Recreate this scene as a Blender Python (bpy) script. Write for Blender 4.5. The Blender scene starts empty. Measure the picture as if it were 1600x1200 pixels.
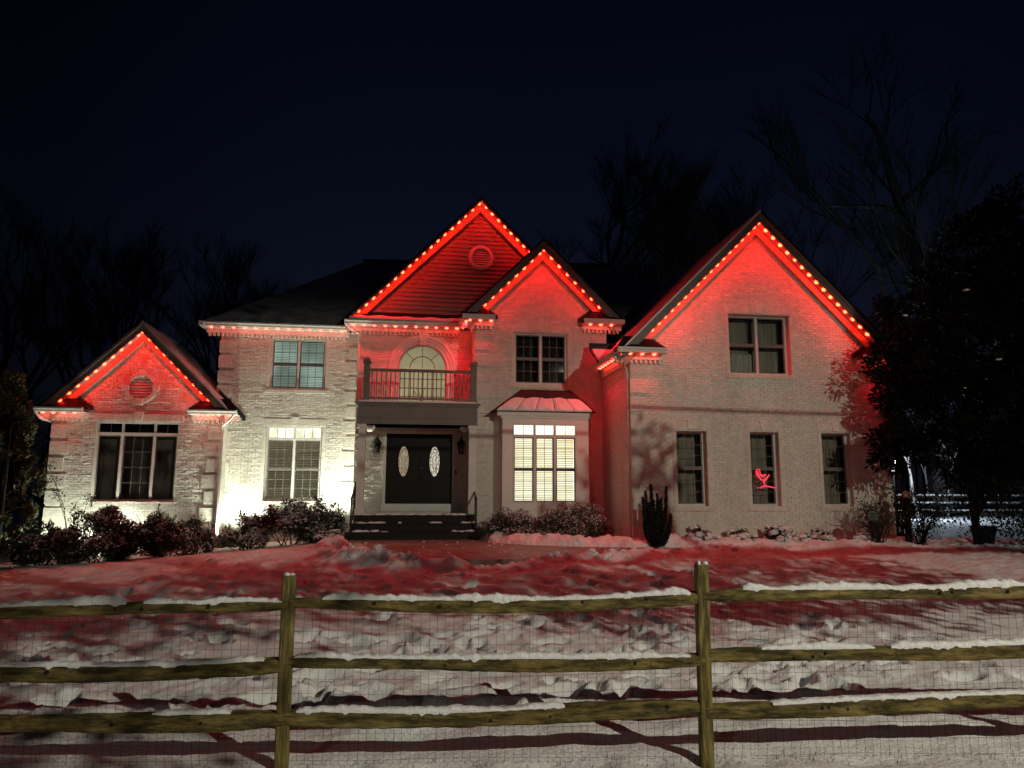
import bpy, math, random
import numpy as np
from mathutils import Vector, Matrix

S = bpy.context.scene
COL = S.collection
rnd = random.Random(7)
R = math.radians

# ------------------------------------------------------------------ camera
cam_d = bpy.data.cameras.new("camera")
cam = bpy.data.objects.new("camera", cam_d)
COL.objects.link(cam)
cam_d.sensor_width = 36.0
cam_d.lens = 1109.0 / 1600.0 * 36.0
cam_d.clip_start = 0.05
cam_d.clip_end = 3000.0
_p, _r, _y = R(8.26), R(-0.25), R(7.9)
_F = Vector((math.sin(_y) * math.cos(_p), math.cos(_y) * math.cos(_p), math.sin(_p)))
_rt = Vector((math.cos(_y), -math.sin(_y), 0))
_dn = -_rt.cross(_F)
_RT = math.cos(_r) * _rt + math.sin(_r) * _dn
_DN = -math.sin(_r) * _rt + math.cos(_r) * _dn
_m = Matrix((_RT, -_DN, -_F)).transposed().to_4x4()
_m.translation = Vector((0, 0, 1.65))
cam.matrix_world = _m
S.camera = cam

# ------------------------------------------------------------------ night sky, exposure
W = bpy.data.worlds.new("World")
S.world = W
W.use_nodes = True
nt = W.node_tree
bg = nt.nodes["Background"]
tc = nt.nodes.new("ShaderNodeTexCoord")
sp = nt.nodes.new("ShaderNodeSeparateXYZ")
rp = nt.nodes.new("ShaderNodeValToRGB")
nt.links.new(tc.outputs["Generated"], sp.inputs[0])
nt.links.new(sp.outputs["Z"], rp.inputs[0])
# the town's glow is strongest beyond the house and weaker to either side
vm = nt.nodes.new("ShaderNodeVectorMath")
vm.operation = 'MULTIPLY'
vm.inputs[1].default_value = (1, 1, 0)
vn = nt.nodes.new("ShaderNodeVectorMath")
vn.operation = 'NORMALIZE'
vd = nt.nodes.new("ShaderNodeVectorMath")
vd.operation = 'DOT_PRODUCT'
vd.inputs[1].default_value = (math.sin(R(14)), math.cos(R(14)), 0)
mr = nt.nodes.new("ShaderNodeMapRange")
mr.interpolation_type = 'SMOOTHSTEP'
mr.inputs['From Min'].default_value = 0.72
mr.inputs['From Max'].default_value = 0.98
mr.inputs['To Min'].default_value = 0.42
mr.inputs['To Max'].default_value = 1.0
vs_ = nt.nodes.new("ShaderNodeVectorMath")
vs_.operation = 'SCALE'
nt.links.new(tc.outputs["Generated"], vm.inputs[0])
nt.links.new(vm.outputs[0], vn.inputs[0])
nt.links.new(vn.outputs[0], vd.inputs[0])
nt.links.new(vd.outputs['Value'], mr.inputs['Value'])
nt.links.new(rp.outputs[0], vs_.inputs[0])
nt.links.new(mr.outputs['Result'], vs_.inputs['Scale'])
nt.links.new(vs_.outputs[0], bg.inputs[0])
els = rp.color_ramp.elements
els[0].position = 0.0
els[0].color = (0.0052, 0.0056, 0.0100, 1)
els[1].position = 1.0
els[1].color = (0.0006, 0.0009, 0.0024, 1)
for p_, c_ in ((0.28, (0.0036, 0.0050, 0.0118, 1)), (0.42, (0.0019, 0.0033, 0.0092, 1)), (0.62, (0.0009, 0.0016, 0.0050, 1))):
    e = els.new(p_)
    e.color = c_
bg.inputs[1].default_value = 1.0

vs = S.view_settings
S.display_settings.display_device = 'sRGB'
vs.view_transform = 'Standard'
vs.look = 'None'
vs.exposure = 0.0
vs.gamma = 1.0
vs.use_curve_mapping = False
S.render.engine = 'CYCLES'
S.cycles.use_denoising = True
S.cycles.max_bounces = 6
S.cycles.diffuse_bounces = 3
S.cycles.glossy_bounces = 3
S.cycles.transparent_max_bounces = 24
S.cycles.sample_clamp_indirect = 4.0
S.cycles.caustics_reflective = False
S.cycles.caustics_refractive = False

# lamp strengths; the second street lamp is an added, unseen fill
STREET_POS = (10.6, -7.0, 9.2)
STREET_AIM = (1.4, 9.5, 0.0)
STREET_POWER = 6600.0
STREET_CONE = 68.0
RED_BULB = 68.0
RED_SPOT = 7.6
UPLIGHT = 54.0
FILL_POS = (-13.5, -13.0, 8.2)
FILL_AIM = (3.0, 18.0, 0.6)
FILL_POWER = 650.0

# ------------------------------------------------------------------ materials
def new_mat(name):
    m = bpy.data.materials.new(name)
    m.use_nodes = True
    return m, m.node_tree, m.node_tree.nodes["Principled BSDF"]

def mat(name, col, rough=0.7, var=0.15, scale=6.0, bump=0.0, bscale=40.0, spec=0.3, col2=None, metal=0.0, stretch=None, coat=0.0):
    m, t, b = new_mat(name)
    N, L = t.nodes, t.links
    tcn = N.new("ShaderNodeTexCoord")
    vec = tcn.outputs["Object"]
    if stretch:
        mp = N.new("ShaderNodeMapping")
        mp.inputs["Scale"].default_value = stretch
        L.new(vec, mp.inputs[0])
        vec = mp.outputs[0]
    n = N.new("ShaderNodeTexNoise")
    n.inputs["Scale"].default_value = scale
    n.inputs["Detail"].default_value = 5
    L.new(vec, n.inputs["Vector"])
    r = N.new("ShaderNodeValToRGB")
    c2 = col2 or tuple(min(1, c * (1 + var)) for c in col)
    c1 = tuple(c * (1 - var) for c in col)
    r.color_ramp.elements[0].color = (*c1, 1)
    r.color_ramp.elements[1].color = (*c2, 1)
    r.color_ramp.elements[0].position = 0.32
    r.color_ramp.elements[1].position = 0.68
    L.new(n.outputs[0], r.inputs[0])
    L.new(r.outputs[0], b.inputs["Base Color"])
    b.inputs["Roughness"].default_value = rough
    b.inputs["Specular IOR Level"].default_value = spec
    b.inputs["Metallic"].default_value = metal
    if coat:
        b.inputs["Coat Weight"].default_value = coat
    if bump:
        n2 = N.new("ShaderNodeTexNoise")
        n2.inputs["Scale"].default_value = bscale
        n2.inputs["Detail"].default_value = 6
        L.new(vec, n2.inputs["Vector"])
        bp = N.new("ShaderNodeBump")
        bp.inputs["Strength"].default_value = bump
        bp.inputs["Distance"].default_value = 0.02
        L.new(n2.outputs[0], bp.inputs["Height"])
        L.new(bp.outputs[0], b.inputs["Normal"])
    return m

def emit(name, col, strength, base=(0.02, 0.02, 0.02)):
    m, t, b = new_mat(name)
    b.inputs["Base Color"].default_value = (*base, 1)
    b.inputs["Emission Color"].default_value = (*col, 1)
    b.inputs["Emission Strength"].default_value = strength
    return m

def lit_room(name, c1, c2, strength, scale=1.2):
    """A lit interior seen through the glass: soft large variation of the room's own light."""
    m, t, b = new_mat(name)
    N, L = t.nodes, t.links
    tcn = N.new("ShaderNodeTexCoord")
    n = N.new("ShaderNodeTexNoise")
    n.inputs["Scale"].default_value = scale
    n.inputs["Detail"].default_value = 2
    r = N.new("ShaderNodeValToRGB")
    r.color_ramp.elements[0].color = (*c1, 1)
    r.color_ramp.elements[1].color = (*c2, 1)
    r.color_ramp.elements[0].position = 0.35
    r.color_ramp.elements[1].position = 0.65
    L.new(tcn.outputs["Object"], n.inputs["Vector"])
    L.new(n.outputs[0], r.inputs[0])
    L.new(r.outputs[0], b.inputs["Emission Color"])
    b.inputs["Base Color"].default_value = (0.3, 0.28, 0.25, 1)
    b.inputs["Emission Strength"].default_value = strength
    return m

def glass_mat(name, tint=(0.9, 0.92, 0.92)):
    m = bpy.data.materials.new(name)
    m.use_nodes = True
    t = m.node_tree
    N, L = t.nodes, t.links
    N.clear()
    out = N.new("ShaderNodeOutputMaterial")
    mx = N.new("ShaderNodeMixShader")
    tr = N.new("ShaderNodeBsdfTransparent")
    gl = N.new("ShaderNodeBsdfGlossy")
    fr = N.new("ShaderNodeFresnel")
    fr.inputs[0].default_value = 1.5
    tr.inputs[0].default_value = (*tint, 1)
    gl.inputs["Roughness"].default_value = 0.03
    L.new(fr.outputs[0], mx.inputs[0])
    L.new(tr.outputs[0], mx.inputs[1])
    L.new(gl.outputs[0], mx.inputs[2])
    L.new(mx.outputs[0], out.inputs[0])
    return m

def slat_mat(name, col):
    m = bpy.data.materials.new(name)
    m.use_nodes = True
    t = m.node_tree
    N, L = t.nodes, t.links
    N.clear()
    out = N.new("ShaderNodeOutputMaterial")
    mx = N.new("ShaderNodeMixShader")
    d = N.new("ShaderNodeBsdfDiffuse")
    tr = N.new("ShaderNodeBsdfTranslucent")
    d.inputs[0].default_value = (*col, 1)
    tr.inputs[0].default_value = (*col, 1)
    mx.inputs[0].default_value = 0.55
    L.new(d.outputs[0], mx.inputs[1])
    L.new(tr.outputs[0], mx.inputs[2])
    L.new(mx.outputs[0], out.inputs[0])
    return m

def leaf_mat(name, c1, c2, rough=0.45, spec=0.35):
    m, t, b = new_mat(name)
    N, L = t.nodes, t.links
    g = N.new("ShaderNodeNewGeometry")
    r = N.new("ShaderNodeValToRGB")
    r.color_ramp.elements[0].color = (*c1, 1)
    r.color_ramp.elements[1].color = (*c2, 1)
    L.new(g.outputs["Random Per Island"], r.inputs[0])
    L.new(r.outputs[0], b.inputs["Base Color"])
    b.inputs["Roughness"].default_value = rough
    b.inputs["Specular IOR Level"].default_value = spec
    return m

M = {}
M['brick'] = mat('white_painted_brick', (0.66, 0.64, 0.59), 0.75, 0.10, 9.0, 0.6, 45.0)
M['mortar'] = mat('painted_mortar', (0.58, 0.56, 0.515), 0.85, 0.10, 12.0, 0.3, 60.0)
M['white'] = mat('white_paint', (0.70, 0.68, 0.63), 0.5, 0.05, 4.0, 0.05, 30.0)
M['soffit'] = mat('tan_soffit_paint', (0.30, 0.27, 0.24), 0.6, 0.06, 4.0)
M['frame'] = mat('window_frame_paint', (0.62, 0.60, 0.56), 0.45, 0.06, 5.0)
M['sashgrey'] = mat('grey_sash_paint', (0.16, 0.145, 0.13), 0.5, 0.08, 5.0)
M['muntin'] = mat('grey_muntin', (0.16, 0.145, 0.125), 0.5, 0.1, 5.0)
M['sash'] = mat('dark_sash', (0.10, 0.09, 0.085), 0.5, 0.1, 5.0)
M['taupe'] = mat('taupe_trim_paint', (0.19, 0.165, 0.145), 0.6, 0.10, 3.0, 0.05, 20.0)
M['siding'] = mat('painted_lap_siding', (0.24, 0.21, 0.19), 0.65, 0.06, 3.0, 0.08, 30.0)
M['shingle'] = mat('dark_roof_shingle', (0.014, 0.014, 0.017), 0.9, 0.35, 30.0, 0.5, 60.0, 0.1)
M['dustroof'] = mat('snow_dusted_dark_shingle', (0.40, 0.40, 0.42), 0.9, 0.35, 2.5, 0.4, 30.0, 0.1)
M['metalroof'] = mat('dark_bay_roof_metal', (0.03, 0.024, 0.022), 0.6, 0.2, 8.0)
M['snow'] = mat('snow', (0.80, 0.80, 0.81), 0.7, 0.05, 14.0, 0.75, 24.0, 0.25)
def _grain(m, sc, st, dist):
    t = m.node_tree
    N, L = t.nodes, t.links
    b = N['Principled BSDF']
    old = b.inputs['Normal'].links[0].from_socket
    n = N.new('ShaderNodeTexNoise')
    n.inputs['Scale'].default_value = sc
    n.inputs['Detail'].default_value = 3
    tcn = N.new('ShaderNodeTexCoord')
    L.new(tcn.outputs['Object'], n.inputs['Vector'])
    bp = N.new('ShaderNodeBump')
    bp.inputs['Strength'].default_value = st
    bp.inputs['Distance'].default_value = dist
    L.new(n.outputs[0], bp.inputs['Height'])
    L.new(old, bp.inputs['Normal'])
    L.new(bp.outputs[0], b.inputs['Normal'])
_grain(M['snow'], 60.0, 0.45, 0.010)
_grain(M['snow'], 170.0, 0.7, 0.005)
M['rsnow'] = mat('roof_snow', (0.78, 0.78, 0.80), 0.75, 0.04, 4.0, 0.4, 12.0, 0.2)
M['black'] = mat('black_metal', (0.012, 0.012, 0.012), 0.45, 0.15, 20.0)
M['door'] = mat('black_door_paint', (0.008, 0.0075, 0.007), 0.5, 0.15, 6.0, 0.03, 20.0, 0.2)
M['step'] = mat('wet_dark_brick_step', (0.020, 0.016, 0.015), 0.6, 0.3, 14.0, 0.4, 40.0, 0.15)
M['concrete'] = mat('wet_concrete', (0.23, 0.185, 0.155), 0.55, 0.28, 1.6, 0.12, 60.0, 0.3)
M['wood'] = mat('treated_fence_wood', (0.185, 0.145, 0.050), 0.8, 0.38, 5.0, 0.6, 26.0, 0.15, stretch=(0.55, 4, 4))
M['postwood'] = mat('treated_post_wood', (0.235, 0.19, 0.065), 0.8, 0.30, 4.0, 0.6, 26.0, 0.15, stretch=(5, 5, 0.5))
def weather(m, along, lo=(0.36, 0.36, 0.36, 1), p0=0.42, p1=0.62, sc=3.0):
    # grey weathering and damp stains over the treated wood
    t = m.node_tree
    N, L = t.nodes, t.links
    b = N['Principled BSDF']
    old = b.inputs['Base Color'].links[0].from_socket
    tcn = N.new('ShaderNodeTexCoord')
    mp = N.new('ShaderNodeMapping')
    mp.inputs['Scale'].default_value = along
    n = N.new('ShaderNodeTexNoise')
    n.inputs['Scale'].default_value = sc
    n.inputs['Detail'].default_value = 7
    n.inputs['Roughness'].default_value = 0.7
    r = N.new('ShaderNodeValToRGB')
    r.color_ramp.elements[0].position = p0
    r.color_ramp.elements[0].color = lo
    r.color_ramp.elements[1].position = p1
    r.color_ramp.elements[1].color = (1.12, 1.10, 1.06, 1)
    mx = N.new('ShaderNodeMix')
    mx.data_type = 'RGBA'
    mx.blend_type = 'MULTIPLY'
    mx.inputs[0].default_value = 1.0
    L.new(tcn.outputs['Object'], mp.inputs[0])
    L.new(mp.outputs[0], n.inputs['Vector'])
    L.new(n.outputs[0], r.inputs[0])
    L.new(old, mx.inputs[6])
    L.new(r.outputs[0], mx.inputs[7])
    L.new(mx.outputs[2], b.inputs['Base Color'])
weather(M['wood'], (1.6, 9, 9), (0.28, 0.30, 0.34, 1))
weather(M['postwood'], (10, 10, 1.2), (0.34, 0.36, 0.40, 1))
weather(M['brick'], (1, 1, 0.35), (0.87, 0.85, 0.81, 1), 0.30, 0.60, 0.7)
M['wire'] = mat('fence_wire', (0.035, 0.03, 0.025), 0.6, 0.1, 3.0)
M['bark'] = mat('bark', (0.045, 0.040, 0.036), 0.9, 0.35, 6.0, 0.7, 20.0, 0.1)
M['darkbark'] = mat('dark_bark', (0.020, 0.017, 0.015), 0.9, 0.3, 6.0, 0.4, 20.0, 0.1)
M['palebark'] = mat('pale_mottled_bark', (0.28, 0.26, 0.24), 0.85, 0.45, 4.0, 0.5, 14.0, 0.1)
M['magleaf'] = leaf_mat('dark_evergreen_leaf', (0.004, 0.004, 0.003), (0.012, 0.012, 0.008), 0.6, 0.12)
M['rholeaf'] = leaf_mat('shrub_leaf', (0.022, 0.026, 0.012), (0.055, 0.060, 0.028), 0.5)
M['litleaf'] = leaf_mat('arborvitae_leaf', (0.03, 0.036, 0.012), (0.085, 0.090, 0.030), 0.55)
M['dryleaf'] = leaf_mat('dry_tan_leaf', (0.06, 0.04, 0.022), (0.16, 0.11, 0.06), 0.7)
M['needle'] = leaf_mat('conifer_needle', (0.008, 0.009, 0.006), (0.022, 0.022, 0.013), 0.6)
M['drygrass'] = leaf_mat('dead_grass', (0.05, 0.045, 0.02), (0.13, 0.11, 0.05), 0.8)
M['glass'] = glass_mat('window_glass')
M['room_dark'] = mat('dark_room', (0.012, 0.011, 0.009), 0.9, 0.4, 2.0)
M['room_curtain'] = mat('drawn_dark_curtain', (0.26, 0.23, 0.18), 0.9, 0.35, 3.0, stretch=(9, 9, 0.4))
M['room_red'] = mat('dark_drape', (0.035, 0.022, 0.020), 0.9, 0.35, 3.0, stretch=(9, 9, 0.4))
M['room_screen'] = mat('insect_screen_grey', (0.30, 0.28, 0.24), 0.9, 0.25, 3.0, stretch=(4, 4, 0.8))
M['limbbark'] = mat('grey_limb_bark', (0.06, 0.057, 0.055), 0.9, 0.5, 3.0, 0.7, 12.0, 0.1)
M['pale_curtain'] = mat('pale_curtain', (0.38, 0.37, 0.32), 0.9, 0.25, 3.0, stretch=(9, 9, 0.4))
M['room_bay'] = lit_room('lit_room_bay', (0.85, 0.76, 0.50), (1.0, 0.97, 0.80), 1.55, 1.5)
M['room_teal'] = lit_room('lit_room_teal', (0.19, 0.25, 0.21), (0.46, 0.62, 0.53), 0.85, 1.0)
M['room_dim'] = lit_room('lit_room_dim', (0.42, 0.36, 0.22), (0.62, 0.54, 0.36), 0.26, 1.0)
M['room_transom'] = lit_room('lit_ceiling', (0.62, 0.60, 0.40), (1.0, 1.0, 0.92), 1.5, 3.0)
M['room_arch'] = lit_room('lit_hall', (0.27, 0.235, 0.125), (0.40, 0.345, 0.19), 0.95, 1.4)
M['slat'] = slat_mat('blind_slat', (0.72, 0.72, 0.56))
M['slat_teal'] = slat_mat('blind_slat_teal', (0.66, 0.72, 0.67))
M['slat_dim'] = slat_mat('blind_slat_dim', (0.50, 0.47, 0.36))
M['oval'] = lit_room('lit_oval_glass', (0.20, 0.15, 0.09), (0.75, 0.62, 0.38), 0.55, 18.0)
M['oval_b'] = lit_room('lit_oval_glass_bright', (0.10, 0.09, 0.07), (1.0, 0.95, 0.72), 0.9, 18.0)
M['redbulb'] = emit('red_led_lens', (1.0, 0.0135, 0.0042), RED_BULB)
M['redbulb_eave'] = emit('red_led_lens_eave', (1.0, 0.042, 0.022), 17.0)
M['frost'] = mat('snow_on_leaves', (0.72, 0.72, 0.74), 0.8, 0.08, 8.0)
M['whitelens'] = emit('white_lens', (0.92, 1.0, 0.80), 9.0)
M['streetlens'] = emit('street_lens', (1.0, 0.86, 0.66), 12.0)
M['globe'] = emit('white_globe', (0.92, 0.97, 1.0), 6.0)
M['neon'] = emit('red_neon_tube', (1.0, 0.035, 0.075), 1.35)
M['plaque'] = mat('pale_plaque', (0.70, 0.66, 0.58), 0.6, 0.08, 8.0)
M['ink'] = mat('black_paint', (0.01, 0.01, 0.01), 0.6, 0.1, 8.0)
M['greensign'] = mat('dark_green_sign', (0.055, 0.075, 0.062), 0.5, 0.2, 12.0)
M['signink'] = mat('sign_pale_print', (0.22, 0.23, 0.20), 0.6, 0.1, 8.0)
M['blueplastic'] = mat('dark_blue_plastic', (0.012, 0.016, 0.035), 0.35, 0.2, 6.0)
M['lampglass'] = glass_mat('lantern_glass', (0.55, 0.52, 0.48))
M['pink'] = mat('pink_ball', (0.55, 0.30, 0.26), 0.5, 0.2, 10.0)
M['ice'] = mat('icicle_ice', (0.75, 0.72, 0.72), 0.15, 0.05, 6.0, 0.0, 20.0, 0.5)
M['mulch'] = mat('mulch_bed', (0.035, 0.026, 0.02), 0.95, 0.4, 20.0, 0.8, 40.0)
M['brass'] = mat('worn_brass', (0.10, 0.075, 0.045), 0.4, 0.2, 12.0, metal=0.7)

# ------------------------------------------------------------------ builders
WL = {}          # world location of Empties whose children are given in world coordinates

def put(o, parent=None, kind=None, label=None):
    COL.objects.link(o)
    if parent is not None:
        o.parent = parent
        w = WL.get(parent.name)
        if w is not None:
            o.matrix_parent_inverse = Matrix.Translation(-Vector(w))
    if kind:
        o['kind'] = kind
    if label:
        o['label'] = label
    return o

def thing(name, label, cat, loc=(0, 0, 0), group=None, local=False, rz=0.0):
    o = bpy.data.objects.new(name, None)
    o.empty_display_size = 0.2
    COL.objects.link(o)
    o.location = loc
    o.rotation_euler = (0, 0, rz)
    o['label'] = label
    o['category'] = cat
    if group:
        o['group'] = group
    if not local:
        WL[o.name] = tuple(loc)
    return o

def tag(o, label, cat, group=None):
    o['label'] = label
    o['category'] = cat
    if group:
        o['group'] = group
    return o

def dup(root, loc, rz, label, sc=1.0):
    r = root.copy()
    COL.objects.link(r)
    r.location = loc
    r.rotation_euler = (0, 0, rz)
    r.scale = (sc, sc, sc)
    r['label'] = label
    for ch in list(root.children):
        c = ch.copy()
        COL.objects.link(c)
        c.parent = r
        for g in list(ch.children):
            d = g.copy()
            COL.objects.link(d)
            d.parent = c
    return r

def raw_mesh(name, V, F, mats, midx=None, smooth=False):
    """V (n,3) array, F (m,k) array of equal-sided faces."""
    V = np.asarray(V, dtype=np.float32)
    F = np.asarray(F, dtype=np.int32)
    me = bpy.data.meshes.new(name)
    k = F.shape[1]
    me.vertices.add(len(V))
    me.vertices.foreach_set('co', V.ravel())
    me.loops.add(F.size)
    me.loops.foreach_set('vertex_index', F.ravel())
    me.polygons.add(len(F))
    me.polygons.foreach_set('loop_start', np.arange(0, F.size, k, dtype=np.int32))
    for mm in mats:
        me.materials.append(mm)
    if midx is not None:
        me.polygons.foreach_set('material_index', np.asarray(midx, dtype=np.int32))
    if smooth:
        me.polygons.foreach_set('use_smooth', np.ones(len(F), dtype=bool))
    me.update(calc_edges=True)
    me.validate()
    return me

class MB:
    def __init__(s):
        s.v, s.f, s.m = [], [], []
    def add(s, pts, faces, mi=0):
        b = len(s.v)
        s.v += [tuple(p) for p in pts]
        for f in faces:
            s.f.append(tuple(b + i for i in f))
            s.m.append(mi)
    def box(s, x0, y0, z0, x1, y1, z1, mi=0):
        s.add([(x0, y0, z0), (x1, y0, z0), (x1, y1, z0), (x0, y1, z0), (x0, y0, z1), (x1, y0, z1), (x1, y1, z1), (x0, y1, z1)],
              [(0, 3, 2, 1), (4, 5, 6, 7), (0, 1, 5, 4), (1, 2, 6, 5), (2, 3, 7, 6), (3, 0, 4, 7)], mi)
    def poly(s, pts, mi=0):
        s.add(pts, [tuple(range(len(pts)))], mi)
    def prism(s, poly, ext, mi=0):
        n = len(poly)
        e = Vector(ext)
        a = [Vector(p) for p in poly]
        pts = a + [p + e for p in a]
        fs = [tuple(reversed(range(n))), tuple(range(n, 2 * n))]
        for i in range(n):
            j = (i + 1) % n
            fs.append((i, j, n + j, n + i))
        s.add(pts, fs, mi)
    def tube(s, pts, rad, n=6, mi=0, cap=True):
        pts = [Vector(p) for p in pts]
        k = len(pts)
        if not hasattr(rad, '__len__'):
            rad = [rad] * k
        b = len(s.v)
        ref = None
        for i, p in enumerate(pts):
            d = pts[min(i + 1, k - 1)] - pts[max(i - 1, 0)]
            if d.length < 1e-9:
                d = Vector((0, 0, 1))
            d.normalize()
            if ref is None:
                ref = Vector((0, 0, 1)) if abs(d.z) < 0.9 else Vector((1, 0, 0))
            u = d.cross(ref)
            if u.length < 1e-6:
                u = d.cross(Vector((0, 1, 0)))
            u.normalize()
            w = d.cross(u)
            ref = w.cross(d) if False else ref
            for q in range(n):
                a = 2 * math.pi * (q + 0.5) / n
                s.v.append(tuple(p + (u * math.cos(a) + w * math.sin(a)) * rad[i]))
        for i in range(k - 1):
            for q in range(n):
                r = (q + 1) % n
                s.f.append((b + i * n + q, b + i * n + r, b + (i + 1) * n + r, b + (i + 1) * n + q))
                s.m.append(mi)
        if cap:
            s.f.append(tuple(b + q for q in reversed(range(n))))
            s.m.append(mi)
            s.f.append(tuple(b + (k - 1) * n + q for q in range(n)))
            s.m.append(mi)
    def lathe(s, prof, c=(0, 0, 0), n=12, mi=0, axis='z'):
        b = len(s.v)
        for r, h in prof:
            for q in range(n):
                a = 2 * math.pi * q / n
                if axis == 'z':
                    s.v.append((c[0] + r * math.cos(a), c[1] + r * math.sin(a), c[2] + h))
                else:
                    s.v.append((c[0] + r * math.cos(a), c[1] + h, c[2] + r * math.sin(a)))
        for i in range(len(prof) - 1):
            for q in range(n):
                r2 = (q + 1) % n
                s.f.append((b + i * n + q, b + i * n + r2, b + (i + 1) * n + r2, b + (i + 1) * n + q))
                s.m.append(mi)
        s.f.append(tuple(b + q for q in reversed(range(n))))
        s.m.append(mi)
        s.f.append(tuple(b + (len(prof) - 1) * n + q for q in range(n)))
        s.m.append(mi)
    def blob(s, c, r, rz, rg=rnd, jit=0.25, mi=0, n=7, rings=4):
        """lumpy flattened ball"""
        b = len(s.v)
        s.v.append((c[0], c[1], c[2] - rz))
        for i in range(1, rings):
            t = math.pi * i / rings
            for q in range(n):
                a = 2 * math.pi * (q + 0.5 * (i % 2)) / n
                k = 1 + rg.uniform(-jit, jit)
                s.v.append((c[0] + r * k * math.sin(t) * math.cos(a), c[1] + r * k * math.sin(t) * math.sin(a), c[2] - rz * math.cos(t) * k))
        s.v.append((c[0], c[1], c[2] + rz))
        top = len(s.v) - 1
        for q in range(n):
            s.f.append((b, b + 1 + (q + 1) % n, b + 1 + q)); s.m.append(mi)
            s.f.append((top, b + 1 + (rings - 2) * n + q, b + 1 + (rings - 2) * n + (q + 1) % n)); s.m.append(mi)
        for i in range(rings - 2):
            for q in range(n):
                r2 = (q + 1) % n
                s.f.append((b + 1 + i * n + q, b + 1 + i * n + r2, b + 1 + (i + 1) * n + r2, b + 1 + (i + 1) * n + q)); s.m.append(mi)
    def mesh(s, name, mats, smooth=False):
        me = bpy.data.meshes.new(name)
        me.from_pydata(s.v, [], s.f)
        for mm in mats:
            me.materials.append(mm)
        if len(mats) > 1:
            me.polygons.foreach_set('material_index', s.m)
        if smooth:
            me.polygons.foreach_set('use_smooth', [True] * len(s.f))
        me.update()
        return me
    def build(s, name, mats, parent=None, kind=None, label=None, smooth=False):
        if not isinstance(mats, (list, tuple)):
            mats = [mats]
        return put(bpy.data.objects.new(name, s.mesh(name, mats, smooth)), parent, kind, label)

# ------------------------------------------------------------------ numeric noise for the snow
def _h(i, j, s):
    n = (i * 374761393 + j * 668265263 + s * 1442695041) & 0xffffffff
    n = ((n ^ (n >> 13)) * 1274126177) & 0xffffffff
    return ((n ^ (n >> 16)) & 0xffff) / 65535.0
def vnoise(x, y, s=0):
    xi = np.floor(x).astype(np.int64)
    yi = np.floor(y).astype(np.int64)
    fx, fy = x - xi, y - yi
    fx = fx * fx * fx * (fx * (fx * 6 - 15) + 10)
    fy = fy * fy * fy * (fy * (fy * 6 - 15) + 10)
    a, b = _h(xi, yi, s), _h(xi + 1, yi, s)
    c, d = _h(xi, yi + 1, s), _h(xi + 1, yi + 1, s)
    return (a + (b - a) * fx) * (1 - fy) + (c + (d - c) * fx) * fy - 0.5
def fbm(x, y, s=0, o=4):
    t, a = 0, 1.0
    for k in range(o):
        t = t + a * vnoise(x * 2 ** k + 13.7 * k, y * 2 ** k + 7.1 * k, s + k)
        a *= 0.5
    return t
def sstep(a, b, x):
    t = np.clip((x - a) / (b - a), 0, 1)
    return t * t * (3 - 2 * t)
def base_h(x, y):
    front = np.interp(x, [-30, -11, -9, -5, -1.5, 2, 6, 12, 40], [-0.6, -0.48, -0.38, -0.06, 0.20, 0.25, 0.30, 0.26, 0.34])
    t = sstep(4.5, 16.0, y)
    return front * t
def gz(x, y):
    return float(base_h(np.array([float(x)]), np.array([float(y)]))[0])
# ------------------------------------------------------------------ the ground
WALK = [(-1.62, 19.35), (-1.5, 17.6), (-1.12, 15.9), (-0.45, 14.75), (0.5, 14.15), (1.6, 13.98), (2.7, 14.25), (3.9, 14.75),
        (6, 15.15), (9, 15.35), (13.0, 15.3), (17.0, 15.2), (17.0, 16.0), (13.0, 16.15), (8.5, 16.3), (5.6, 16.35), (4.0, 16.75), (2.9, 17.3), (2.1, 18.1), (1.75, 19.35)]
WALK_Z = 0.26
def in_poly(x, y, P):
    c = np.zeros(x.shape, bool)
    n = len(P)
    for i in range(n):
        x1, y1 = P[i]
        x2, y2 = P[(i + 1) % n]
        if y1 == y2:
            continue
        k = ((y1 > y) != (y2 > y)) & (x < (x2 - x1) * (y - y1) / (y2 - y1) + x1)
        c ^= k
    return c
def seg_d(x, y, pts):
    """distance to a polyline and position along it"""
    best = np.full(x.shape, 1e9)
    for (x1, y1), (x2, y2) in zip(pts[:-1], pts[1:]):
        dx, dy = x2 - x1, y2 - y1
        t = np.clip(((x - x1) * dx + (y - y1) * dy) / (dx * dx + dy * dy), 0, 1)
        best = np.minimum(best, np.hypot(x - x1 - t * dx, y - y1 - t * dy))
    return best
BANK_L = [(-1.95, 18.6), (-1.75, 17.2), (-1.45, 15.7), (-0.95, 14.3), (-0.2, 13.55), (0.7, 13.25)]
BANK_F = [(2.2, 13.45), (3.3, 13.9), (4.6, 14.45), (6.5, 14.75), (9, 14.95), (13, 14.9), (18, 14.8)]
BANK_R = [(2.1, 18.75), (2.8, 17.95), (3.8, 17.35), (5.0, 17.0), (5.9, 16.75)]
BED = [(6.2, 16.75), (9, 16.75), (12.4, 16.7), (18, 16.6)]
prints = []
pr = random.Random(11)
def track(x0, y0, x1, y1, n, side=0.14, jit=0.09):
    a = math.atan2(y1 - y0, x1 - x0)
    for i in range(n):
        t = i / max(1, n - 1)
        s = side if i % 2 else -side
        prints.append((x0 + (x1 - x0) * t - math.sin(a) * s + pr.uniform(-jit, jit), y0 + (y1 - y0) * t + math.cos(a) * s + pr.uniform(-jit, jit), a + pr.uniform(-0.3, 0.3), pr.uniform(0.8, 1.25)))
track(0.1, 7.6, 2.4, 9.3, 9)
track(-0.5, 6.9, 1.9, 7.0, 9)
track(3.1, 9.6, 2.6, 7.2, 7)
track(3.3, 6.1, 5.2, 8.5, 8)
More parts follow.
